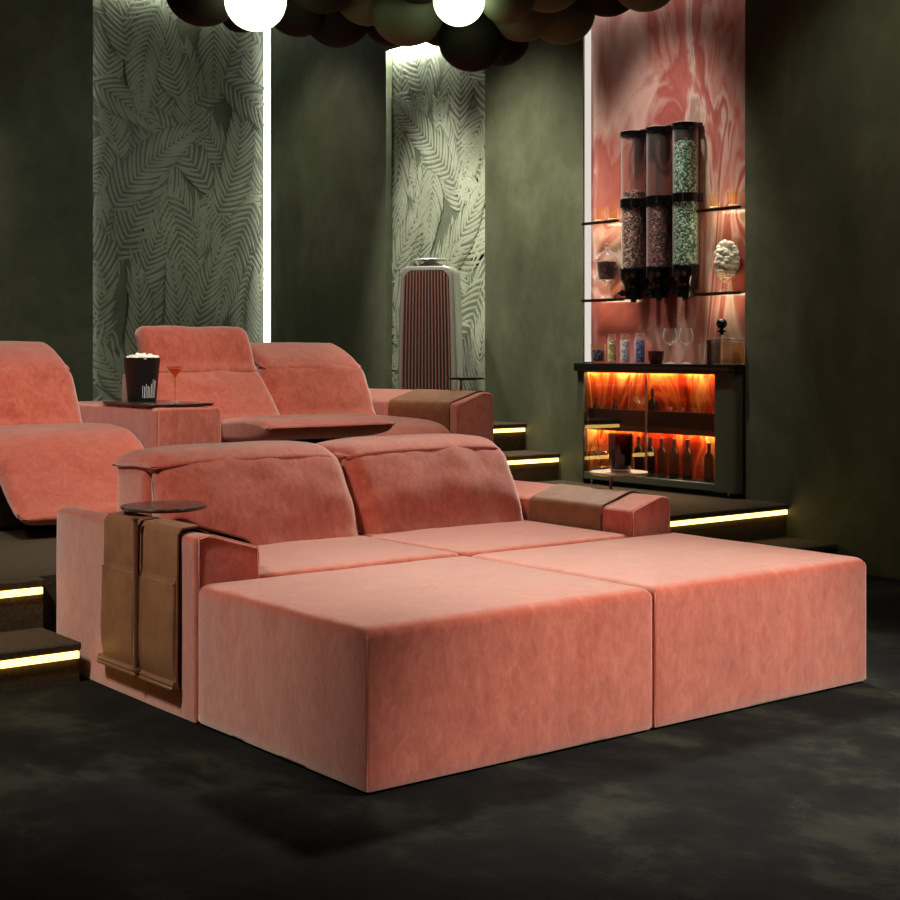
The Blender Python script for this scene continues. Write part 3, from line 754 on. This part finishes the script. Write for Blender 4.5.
for z in (1.062, ZS-.024):
    b = NB(); box(b, XBK-.026, XBK-.014, yo_r+.02, NC-.05, z-.007, z); obj('light_bar', b, M['led_orange'], bc, False)
ym = wy(645.5, XF)
for (a, c) in ((yo_r+.004, ym-.003), (ym+.003, yo_l-.004)):
    b = NB(); box(b, XF+.006, XF+.012, a, c, zo_b+.003, zo_t-.003); dr = obj('door', b, M['door_glass'], bc, False)
    b = NB(); box(b, XF+.003, XF+.015, (a if a > ym else c)-.0025, (a if a > ym else c)+.0025, zo_b+.003, zo_t-.003); obj('edge_strip', b, M['bronze'], dr, False)
for px in (592, 729):
    b = NB(); tube(b, [(XF+.05, wy(px, XF+.05), Z2), (XF+.05, wy(px, XF+.05), zc_b+.004)], [.007, .010], 10); obj('leg', b, M['chrome'], bc)
b = NB(); XC = XF-.03
prof = round_poly([(XC, wy(573.5, XC)), (XW-.002, wy(573.5, XC)), (XW-.002, N3b), (XW+.068, N3b-.002), (XW+.068, N3a+.002), (XC, N3a+.002)], [.004, .002, 0, 0, .002, .055], 8)
loft(b, prof, 'Z', 1.062, 1.112, .004, 0, 2, 2, step=.3)
ct = obj('bar_countertop', b, M['black_stone'], None); tag(ct, 'black stone bar top with rounded corner over the green cabinet', 'countertop'); rebase(ct, (XC, 3.06, 1.062))
ZT = 1.1125

# ------------------------------------------------------------------ glass wall shelves with lights
def shelf(px0, px1, py, label, x0=XW-.03):
    X = XW; a, c = wy(px1, X), wy(px0, X); c = min(c, N3b-.02); a = max(a, N3a+.004); z = wz((px0+px1)/2, py, X)
    t = thing('wall_shelf', label, 'shelf', (XW, (a+c)/2, z), 'small glass shelves in the marble niche')
    b = NB(); box(b, x0, XW+.069, a, c, z-.006, z, .001, 1); obj('glass_plate', b, M['shelf_glass'], t, False)
    b = NB(); box(b, x0-.002, x0+.002, a, c, z-.017, z+.001); obj('front_rail', b, M['brass'], t, False)
    b = NB(); box(b, x0+.010, x0+.022, a+.06, c-.05, z-.011, z-.007); obj('light_bar', b, M['led_warm'], t, False)
    return z
zs1 = shelf(584, 622, 221.5, 'upper glass shelf on the left of the candy dispenser')
zs2 = shelf(700, 745, 208, 'upper glass shelf on the right of the candy dispenser')
zs3 = shelf(585, 628, 299, 'lower glass shelf under the jar of dark sweets')
zs4 = shelf(697, 745, 292.5, 'lower glass shelf under the dish of pale popcorn')
# shelf items
XS = XW+.005
def place(px, X=XS): return wy(px, X)
G1 = 'small amber tumblers on the glass shelves'
t1 = tumbler('amber_tumbler', 'leftmost amber tumbler on the upper left glass shelf', (XS, place(600), zs1), .034, .088, M['amber_glass'], G1)
dup(t1, (XS, place(613), zs1), 'amber tumbler on the upper left glass shelf next to the dispenser')
dup(t1, (XS, place(714), zs2), 'clear amber tumbler on the upper right glass shelf next to the dispenser')
dup(t1, (XS, place(733), zs2), 'rightmost amber tumbler on the upper right glass shelf')
y = place(607); h = .36
aj = thing('apothecary_jar', 'footed glass jar of dark sweets on the lower left shelf', 'jar', (XS, y, zs3))
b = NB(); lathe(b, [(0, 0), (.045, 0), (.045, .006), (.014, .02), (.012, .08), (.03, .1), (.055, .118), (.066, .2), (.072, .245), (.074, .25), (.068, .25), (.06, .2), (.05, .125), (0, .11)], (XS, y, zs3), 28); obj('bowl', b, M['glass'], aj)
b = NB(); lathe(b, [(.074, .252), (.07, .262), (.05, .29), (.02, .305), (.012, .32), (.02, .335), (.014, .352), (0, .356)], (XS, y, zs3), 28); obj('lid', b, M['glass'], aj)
b = NB(); lathe(b, [(0, .118), (.05, .126), (.059, .18), (.065, .235), (.03, .243), (0, .24)], (XS, y, zs3), 24); c = obj('sweets', b, M['candy_dark'], None); tag(c, 'dark chocolate sweets filling the footed jar', 'sweets', None, 'stuff'); rebase(c, (XS, y, zs3+.118))
y = place(726.5)
cp = thing('glass_dish', 'footed glass dish heaped with pale popcorn on the lower right shelf', 'dish', (XS, y, zs4))
b = NB(); lathe(b, [(0, 0), (.045, 0), (.045, .006), (.012, .02), (.012, .05), (.03, .07), (.062, .1), (.072, .13), (.069, .13), (.058, .1), (0, .075)], (XS, y, zs4), 28); obj('bowl', b, M['glass'], cp)
b = NB(); rr = random.Random(8)
ball(b, (XS, y, zs4+.19), .052, 1, 1, 1.75, 14)
for q in range(130):
    th_, u = rr.uniform(0, 2*PI), rr.uniform(-.85, 1); rad = math.sqrt(max(0, 1-u*u))
    ball(b, (XS+.058*rad*math.cos(th_), y+.064*rad*math.sin(th_), zs4+.19+.105*u), rr.uniform(.011, .019), 1, 1, rr.uniform(.7, 1.1), 8)
c = obj('popcorn', b, M['popcorn'], None); tag(c, 'pale popcorn piled up in the footed glass dish', 'popcorn', None, 'stuff'); rebase(c, (XS, y, zs4+.08))

# ------------------------------------------------------------------ candy dispenser
XD = XW-.005
ys = [place(633.5, XD), place(659, XD), place(685.5, XD)]
zb_ = wz(660, 268, XD); zt3 = wz(660, 127, XD); rt = .077
dz = [0, 0, 0]
cdp = thing('candy_dispenser', 'black wall candy dispenser with three tall clear tubes', 'candy dispenser', (XD, ys[1], zb_-.22))
b = NB(); box(b, XW+.055, XW+.07, ys[2]-.05, ys[0]+.05, zb_-.14, zt3+.0); obj('back_plate', b, plain('rosy_back_plate', srgb(112, 62, 56), .25), cdp, False)
for i, (yy, mt, fill, lab) in enumerate(zip(ys, ('candy_brown', 'candy_red', 'candy_green'), (.56, .47, .86), ('brown and pink sweets in the leftmost dispenser tube', 'dark red sweets in the middle dispenser tube', 'mint green sweets in the tallest filled dispenser tube'))):
    Ht = zt3-zb_
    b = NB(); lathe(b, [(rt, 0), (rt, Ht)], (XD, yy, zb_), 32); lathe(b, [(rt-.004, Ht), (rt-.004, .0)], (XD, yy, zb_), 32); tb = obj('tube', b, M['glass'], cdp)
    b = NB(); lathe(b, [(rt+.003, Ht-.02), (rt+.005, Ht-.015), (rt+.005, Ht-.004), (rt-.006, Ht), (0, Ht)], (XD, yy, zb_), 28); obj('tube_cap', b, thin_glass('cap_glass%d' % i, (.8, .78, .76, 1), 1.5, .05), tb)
    b = NB(); tube(b, [(XD+.0, yy, zb_+Ht-.05), (XD, yy, zb_+Ht+.0)], .045, 20); obj('cap_plug', b, M['black_gloss'], tb)
    b = NB(); hz = [(0, -.205), (.018, -.205), (.02, -.19), (.055, -.185), (.058, -.12), (.06, -.10), (.078, -.07), (.084, -.06), (.084, .004), (.079, .01), (0, .01)]
    lathe(b, hz, (XD, yy, zb_), 32); hp = obj('hopper', b, M['black_gloss'], cdp)
    b = NB(); tube(b, [(XD-.055, yy, zb_-.15), (XD-.10, yy, zb_-.15)], [.016, .020], 14); tube(b, [(XD-.10, yy-.03, zb_-.15), (XD-.10, yy+.03, zb_-.15)], .008, 8); obj('turn_knob', b, M['black_gloss'], hp)
    b = NB(); lathe(b, [(0, .012), (rt-.007, .012), (rt-.007, Ht*fill), (rt*.5, Ht*fill+.012), (0, Ht*fill+.006)], (XD, yy, zb_), 32)
    c = obj('sweets', b, M[mt], None); tag(c, lab, 'sweets', 'sweets in the dispenser tubes', 'stuff'); rebase(c, (XD, yy, zb_+.012))
for zc, hh in ((zt3-.035, .032), (zb_+(zt3-zb_)*.445, .055)):
    b = NB(); yb0, yb1 = ys[2]-.08, ys[0]+.08
    for yy in ys:
        lathe(b, [(rt+.002, 0), (rt+.008, .003), (rt+.008, hh-.003), (rt+.002, hh)], (XD, yy, zc), 32)
    box(b, XW+.03, XW+.06, yb0, yb1, zc, zc+hh)
    for ya, yb_ in ((ys[1], ys[0]), (ys[2], ys[1])):
        m = (ya+yb_)/2; box(b, XD-.035, XD+.05, m-.028, m+.028, zc, zc+hh, .003, 1)
    obj('tube_bracket', b, M['black_gloss'], cdp)

# ------------------------------------------------------------------ things on the bar top
XI = XW-.02
def jar(px, w, h, mat_in, label, sweets, lid=True):
    y = place(px, XI); r = w/2
    t = thing('candy_jar', label, 'jar', (XI, y, ZT), 'tall sweet jars on the bar top')
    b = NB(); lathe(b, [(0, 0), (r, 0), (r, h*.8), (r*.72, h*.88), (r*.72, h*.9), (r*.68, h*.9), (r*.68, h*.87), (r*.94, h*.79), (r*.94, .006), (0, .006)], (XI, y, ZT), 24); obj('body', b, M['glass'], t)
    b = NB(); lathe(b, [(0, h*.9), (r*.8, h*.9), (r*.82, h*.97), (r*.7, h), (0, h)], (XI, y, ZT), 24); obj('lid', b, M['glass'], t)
    b = NB(); lathe(b, [(0, .008), (r*.9, .008), (r*.9, h*.76), (0, h*.785)], (XI, y, ZT), 20)
    c = obj('sweets', b, mat_in, None); tag(c, sweets, 'sweets', 'sweets in the bar top jars', 'stuff'); rebase(c, (XI, y, ZT+.008))
jar(612, .056, .185, M['candy_gold'], 'tall jar of golden sweets on the bar top', 'golden sweets in the tall jar by the blue glass')
jar(625, .060, .185, M['candy_white'], 'tall jar of white sweets on the bar top', 'white sweets in the middle tall jar')
jar(640, .066, .187, M['candy_blue'], 'tall jar of blue sweets beside the dark bowl', 'blue sweets in the tall jar beside the dark bowl')
y = place(598, XI)
t = tumbler('sweet_glass', 'low amber rimmed glass of blue sweets at the left end of the bar top', (XI, y, ZT), .048, .125, M['amber_glass'])
b = NB(); lathe(b, [(0, .013), (.036, .013), (.042, .085), (0, .09)], (XI, y, ZT), 20); c = obj('sweets', b, M['candy_blue'], None); tag(c, 'blue sweets in the low amber rimmed glass', 'sweets', 'sweets in the bar top jars', 'stuff'); rebase(c, (XI, y, ZT+.013))
y = place(656, XI)
b = NB(); lathe(b, [(0, 0), (.035, 0), (.046, .03), (.05, .078), (.046, .078), (.04, .03), (0, .012)], (XI, y, ZT), 24, sx=1, sy=1); c = obj('bowl', b, plain('oxblood_bowl', srgb(70, 26, 22), .2), None); tag(c, 'small dark red bowl between blue jar and wine glasses', 'bowl'); rebase(c, (XI, y, ZT))
def wine(label, loc):
    t = thing('wine_glass', label, 'glass', loc, 'stemmed wine glasses on the bar top')
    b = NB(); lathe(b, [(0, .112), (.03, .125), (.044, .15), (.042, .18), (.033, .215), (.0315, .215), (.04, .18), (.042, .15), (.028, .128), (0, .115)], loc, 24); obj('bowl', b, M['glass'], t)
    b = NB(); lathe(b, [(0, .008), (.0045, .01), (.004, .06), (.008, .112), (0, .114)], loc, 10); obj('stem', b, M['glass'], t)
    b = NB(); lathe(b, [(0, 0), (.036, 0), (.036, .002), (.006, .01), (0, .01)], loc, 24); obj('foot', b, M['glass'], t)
    return t
w0 = wine('stemmed wine glass on the bar top nearer the dark bowl', (XI-.01, place(670, XI-.01), ZT))
dup(w0, (XI-.01, place(686, XI-.01), ZT), 'stemmed wine glass on the bar top nearer the dark box')
y = place(710.5, XI)
b = NB(); box(b, XI+.0, XI+.05, y-.036, y+.036, ZT, ZT+.145, .004, 2); box(b, XI-.003, XI+.002, y-.03, y+.03, ZT+.012, ZT+.13, .002, 1); c = obj('gift_box', b, plain('dark_maroon_card', srgb(46, 18, 18), .3), None); tag(c, 'dark maroon box standing beside the decanter', 'box'); rebase(c, (XI, y, ZT))
y = place(704, XI-.02)
t = tumbler('highball_glass', 'slim clear glass in front of the dark maroon box', (XI-.03, y, ZT), .024, .12, M['glass'])
y = place(722, XI)
dc = thing('decanter', 'square amber decanter with black ball stopper on the bar top', 'decanter', (XI, y, ZT))
def sq(bm, hw, z0, z1, yy, X=XI, bev=.006): box(bm, X-hw, X+hw, yy-hw, yy+hw, z0, z1, bev, 2)
b = NB(); sq(b, .048, ZT, ZT+.155, y-.006); lathe(b, [(.02, .155), (.014, .163), (.016, .178), (.0, .178)], (XI, y, ZT), 20); obj('bottle', b, M['glass'], dc)
b = NB(); sq(b, .042, ZT+.006, ZT+.135, y-.006); obj('spirit', b, thin_glass('pale_spirit', (.97, .84, .62, 1), 1.3, .02), dc)
b = NB(); lathe(b, [(0, .172), (.012, .172), (.012, .186), (.026, .19), (.026, .198), (.012, .202), (.01, .208), (0, .208)], (XI, y+.002, ZT), 20); ball(b, (XI, y+.002, ZT+.238), .032); obj('stopper', b, M['black_gloss'], dc)
y = place(737, XI-.01)
db = thing('spirit_bottle', 'clear amber bottle at the right end of the bar top', 'bottle', (XI, y, ZT))
b = NB(); sq(b, .032, ZT, ZT+.15, y, XI); lathe(b, [(.014, .15), (.013, .172), (.0, .172)], (XI, y, ZT), 16); obj('body', b, M['glass'], db)
b = NB(); sq(b, .026, ZT+.006, ZT+.13, y, XI); obj('spirit', b, M['whisky'], db)

# ------------------------------------------------------------------ inside the cabinet
def wine_bottle(label, loc, s=1, group='dark wine bottles in the cabinet', h=.30):
    t = thing('wine_bottle', label, 'bottle', loc, group)
    q = [(0, 0), (.036, 0), (.038, .006), (.038, .185), (.03, .21), (.016, .225), (.0135, .24), (0, .24)]
    b = NB(); lathe(b, [(r*s, z*s) for r, z in q], loc, 20); obj('body', b, M['bottle'], t)
    b = NB(); lathe(b, [(r*s, z*s) for r, z in ((.0145, .235), (.0148, .29), (.017, .292), (.017, .30), (0, .30))], loc, 16); obj('foil_neck', b, M['foil'], t)
    return t
XB = XW+.03
px_list = [617, 628, 639, 650.5, 662, 674, 687.5]
zf = zo_b
words = ['first', 'second', 'third', 'fourth', 'fifth', 'sixth', 'seventh']
for i, px in enumerate(px_list):
    loc = (XB, wy(px, XB), zf)
    lab = words[i]+' dark bottle from the left on the cabinet floor'
    if i == 0: wb = wine_bottle(lab, loc, .80)
    else: dup(wb, loc, lab)
XR = XW+.05
xr = XB; dup(wb, (xr, wy(709, xr), zf), 'lone dark bottle at the right end of the cabinet floor', 0, .95)
# upper shelf: bottles, coupes, bottle rack
for px, s, lab in ((596, .55, 'leftmost squat dark bottle on the cabinet shelf'), (614.5, .55, 'second squat dark bottle on the cabinet shelf'), (652.5, .78, 'tall dark bottle behind the door edge on the cabinet shelf')):
    X = XB+.01; dup(wb, (X, wy(px, X), ZS), lab, 0, s/.8)
def coupe(label, loc):
    t = thing('coupe_glass', label, 'glass', loc, 'small coupe glasses on the cabinet shelf')
    pk = M['coupe']
    b = NB(); lathe(b, [(0, .10), (.018, .104), (.022, .125), (.021, .125), (.016, .106), (0, .103)], loc, 18); obj('bowl', b, pk, t)
    b = NB(); lathe(b, [(0, .005), (.003, .006), (.003, .1), (0, .101)], loc, 8); obj('stem', b, pk, t)
    b = NB(); lathe(b, [(0, 0), (.022, 0), (.022, .003), (0, .006)], loc, 18); obj('foot', b, pk, t)
    return t
M['coupe'] = plain('pink_frosted_glass', srgb(235, 170, 160), .25)
XG = XW+.04
c0_ = coupe('coupe glass on the cabinet shelf nearest the door edge', (XG, wy(669, XG), ZS))
dup(c0_, (XG, wy(681, XG), ZS), 'middle one of the three coupe glasses in the cabinet')
dup(c0_, (XG, wy(694, XG), ZS), 'coupe glass on the cabinet shelf nearest the tilted case')
y = wy(706, XG)
tc_ = thing('bottle_case', 'dark case with a tilted lid at the right end of the cabinet shelf', 'case', (XG, y, ZS))
b = NB(); box(b, XG-.04, XG+.05, wy(713, XG)+.01, wy(698, XG), ZS, ZS+.06, .003, 1); obj('box', b, M['cab_in'], tc_, False)
b = NB(); v0 = (XG-.045, wy(698, XG), ZS+.062); v1 = (XG-.045, wy(713, XG)+.01, ZS+.092)
tube(b, [v0, v1], .004, 6); tube(b, [(XG-.045, wy(698, XG), ZS+.05), (XG-.045, wy(704, XG), ZS+.05)], .003, 6); obj('lid_edge', b, M['bronze'], tc_)
X = XW+.02; martini('martini glass behind the glass door edge in the cabinet', (X, wy(640, X), ZS), .8, M['glass'])
# added tray: dim light and black boxes built as one; flat dish lower left
ty0, ty1 = yo_r+.012, yo_l-.004
b = NB(); box(b, XW-.022, XW-.012, ty0, ty1, ZS, ZS+.10, .002, 1); box(b, XW-.012, XW+.10, ty0, ty1, ZS, ZS+.003)
c = obj('dim_band_tray', b, plain('dim_band_black', srgb(7, 6, 6), .6, 0, Specular_IOR_Level=.15), None); tag(c, 'long black tray added for the dim band and black boxes on the cabinet shelf', 'tray'); rebase(c, (XW, (ty0+ty1)/2, ZS))
X = XW-.0; y = wy(600, X)
b = NB(); lathe(b, [(0, .0), (.03, .0), (.05, .02), (.062, .028), (.06, .031), (.045, .024), (0, .01)], (X, y, zf), 24); lathe(b, [(0, .12), (.05, .122), (.062, .13), (.06, .133), (0, .127)], (X, y, zf), 24)
tube(b, [(X, y, zf+.008), (X, y, zf+.125)], .006, 8)
c = obj('tiered_dish', b, M['chrome'], None); tag(c, 'two tier metal dish at the left end of the cabinet floor', 'dish'); rebase(c, (X, y, zf))

# ------------------------------------------------------------------ chandelier
cc = at_depth(430, -60, 5.6)
ch = thing('chandelier', 'dark chandelier of clustered round shades with two glowing globes', 'chandelier', (cc.x, cc.y, ZC))
S0, S1 = M['shade'], M['shade_lit']
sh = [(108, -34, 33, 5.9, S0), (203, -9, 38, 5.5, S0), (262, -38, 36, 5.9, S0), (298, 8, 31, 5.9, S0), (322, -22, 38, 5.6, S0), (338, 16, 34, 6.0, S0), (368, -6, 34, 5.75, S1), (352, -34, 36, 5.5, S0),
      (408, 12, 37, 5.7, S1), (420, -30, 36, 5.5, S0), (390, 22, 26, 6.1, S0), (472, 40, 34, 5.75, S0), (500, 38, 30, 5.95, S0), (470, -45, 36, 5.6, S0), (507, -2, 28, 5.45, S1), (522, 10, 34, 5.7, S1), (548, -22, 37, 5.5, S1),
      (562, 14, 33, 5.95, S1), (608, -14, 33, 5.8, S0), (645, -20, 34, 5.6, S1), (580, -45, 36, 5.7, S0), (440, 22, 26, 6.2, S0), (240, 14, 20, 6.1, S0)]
for (x, y, r, d, mt) in sh:
    p = at_depth(x, y, d); rr_ = r*d/F
    b = NB(); lathe(b, [(0, -.92*rr_)]+[(rr_*math.sin(a), -.92*rr_*math.cos(a)) for a in [R(q) for q in range(10, 111, 10)]] + [(rr_*.6, rr_*.72), (rr_*.2, rr_*.86), (0, rr_*.88)], p, 32)
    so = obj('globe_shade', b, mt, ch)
    b = NB(); tube(b, [(p.x, p.y, p.z+rr_*.85), (p.x+(cc.x-p.x)*.15, p.y+(cc.y-p.y)*.15, ZC-.01)], .006, 6); obj('rod', b, M['brass'], so)
for (x, y, r, d) in ((255.5, 0, 31, 5.35), (459, 0, 26, 5.35)):
    p = at_depth(x, y, d); rr_ = r*d/F
    b = NB(); lathe(b, [(0, -rr_)]+[(rr_*math.sin(a), -rr_*math.cos(a)) for a in [R(q) for q in range(10, 171, 10)]]+[(0, rr_)], p, 32)
    go = obj('glowing_globe', b, M['bulb'], ch); go['label'] = 'glowing warm white globe'
    b = NB(); tube(b, [(p.x, p.y, p.z+rr_*.95), (p.x, p.y, ZC-.01)], .006, 6); obj('rod', b, M['brass'], go)
b = NB(); lathe(b, [(0, 0), (.55, 0), (.55, .02), (0, .02)], (cc.x, cc.y, ZC-.021), 40, sx=1.6); obj('ceiling_plate', b, M['brass'], ch)

# ------------------------------------------------------------------ lights
def spot(name, loc, tgt, energy, col, ang, blend=.6, size=.12):
    l = bpy.data.lights.new(name, 'SPOT'); l.energy = energy; l.color = col; l.spot_size = R(ang); l.spot_blend = blend; l.shadow_soft_size = size
    o = bpy.data.objects.new(name, l); COL.objects.link(o); o.location = loc
    o.rotation_euler = (Vector(tgt)-Vector(loc)).to_track_quat('-Z', 'Y').to_euler(); return o
WARM = (1., .94, .85)
spot('fill_front', (2.0, -3.0, 2.6), (1.25, -.55, 0), 400, WARM, 40, .6, .2)  # added low fill for the sofa fronts, no lamp hangs here
spot('fill_front_high', (2.6, -2.6, 4.2), (1.3, .0, .2), 880, WARM, 34, .8, .3)  # unseen fill without a fixture, added for the footstool fronts
spot('fill_seat', (3.4, 2.7, 4.25), (1.5, .6, .4), 950, WARM, 44, .7, .3)  # unseen fill added to brighten seat and footstool tops
spot('fill_left', (-2.6, .6, 4.2), (.0, 1.5, .4), 640, WARM, 46, .9, .3)  # unseen fill added for the left-hand faces
spot('fill_rear', (1.6, 1.6, 4.2), (1.7, 4.3, .9), 375, WARM, 60, .8, .3)  # unseen fill added for the rear sofa backs
spot('fill_rear_seat', (1.7, 4.6, 4.25), (1.7, 4.2, .9), 64, WARM, 66, .8, .3)  # weak unseen fill added over the rear seats
spot('fill_console', (-.6, 1.8, 4.2), (.7, 3.5, .6), 376, WARM, 50, .8, .3)  # unseen fill added around the console and left leg rest
spot('downlight_wall', (3.0, 4.2, 4.2), (4.3, 4.3, 1.1), 640, (1., .96, .8), 60, 1., .15)
spot('downlight_wall_rear', (3.2, 6.7, 4.2), (4.3, 6.8, 1.6), 81, (1., .96, .8), 80, .9, .1)
spot('downlight_wall_right', (3.3, .7, 4.2), (4.3, 1.4, 1.8), 100, (1., .96, .8), 64, .9, .1)
spot('downlight_wall_back', (1.0, 6.5, 4.2), (1.3, 7.64, 1.8), 95, (1., .96, .8), 60, .9, .1)
spot('fill_niche', (3.2, 5.3, 4.2), (4.3, 5.35, 1.8), 528, (1., .97, .88), 40, .8, .1)  # unseen spot added to brighten the narrow fern niche
spot('fill_bar', (3.3, 3.0, 4.2), (4.3, 3.05, 1.9), 260, (1., .92, .82), 46, .8, .1)  # unseen spot added so jars and marble get light from the front
w = bpy.data.worlds.new('room_dark'); SC.world = w; w.use_nodes = True
w.node_tree.nodes['Background'].inputs[0].default_value = (.8, .9, .8, 1); w.node_tree.nodes['Background'].inputs[1].default_value = .03

# ------------------------------------------------------------------ camera
cam = bpy.data.cameras.new('camera'); co = bpy.data.objects.new('camera', cam); COL.objects.link(co)
co.location = CAM; co.rotation_euler = (R(90), 0, math.atan2(-FW.x, FW.y))
cam.sensor_width = 36; cam.lens = F/900*36; cam.shift_y = -(450-HZ)/900; cam.clip_start = .05
SC.camera = co
SC.view_settings.view_transform = 'Standard'; SC.view_settings.look = 'None'; SC.view_settings.gamma = 1; SC.view_settings.exposure = 0
SC.view_settings.use_curve_mapping = False
SC.cycles.max_bounces = 10; SC.cycles.transparent_max_bounces = 24; SC.cycles.caustics_reflective = False; SC.cycles.caustics_refractive = False
SC.cycles.sample_clamp_indirect = 4; SC.cycles.use_denoising = True
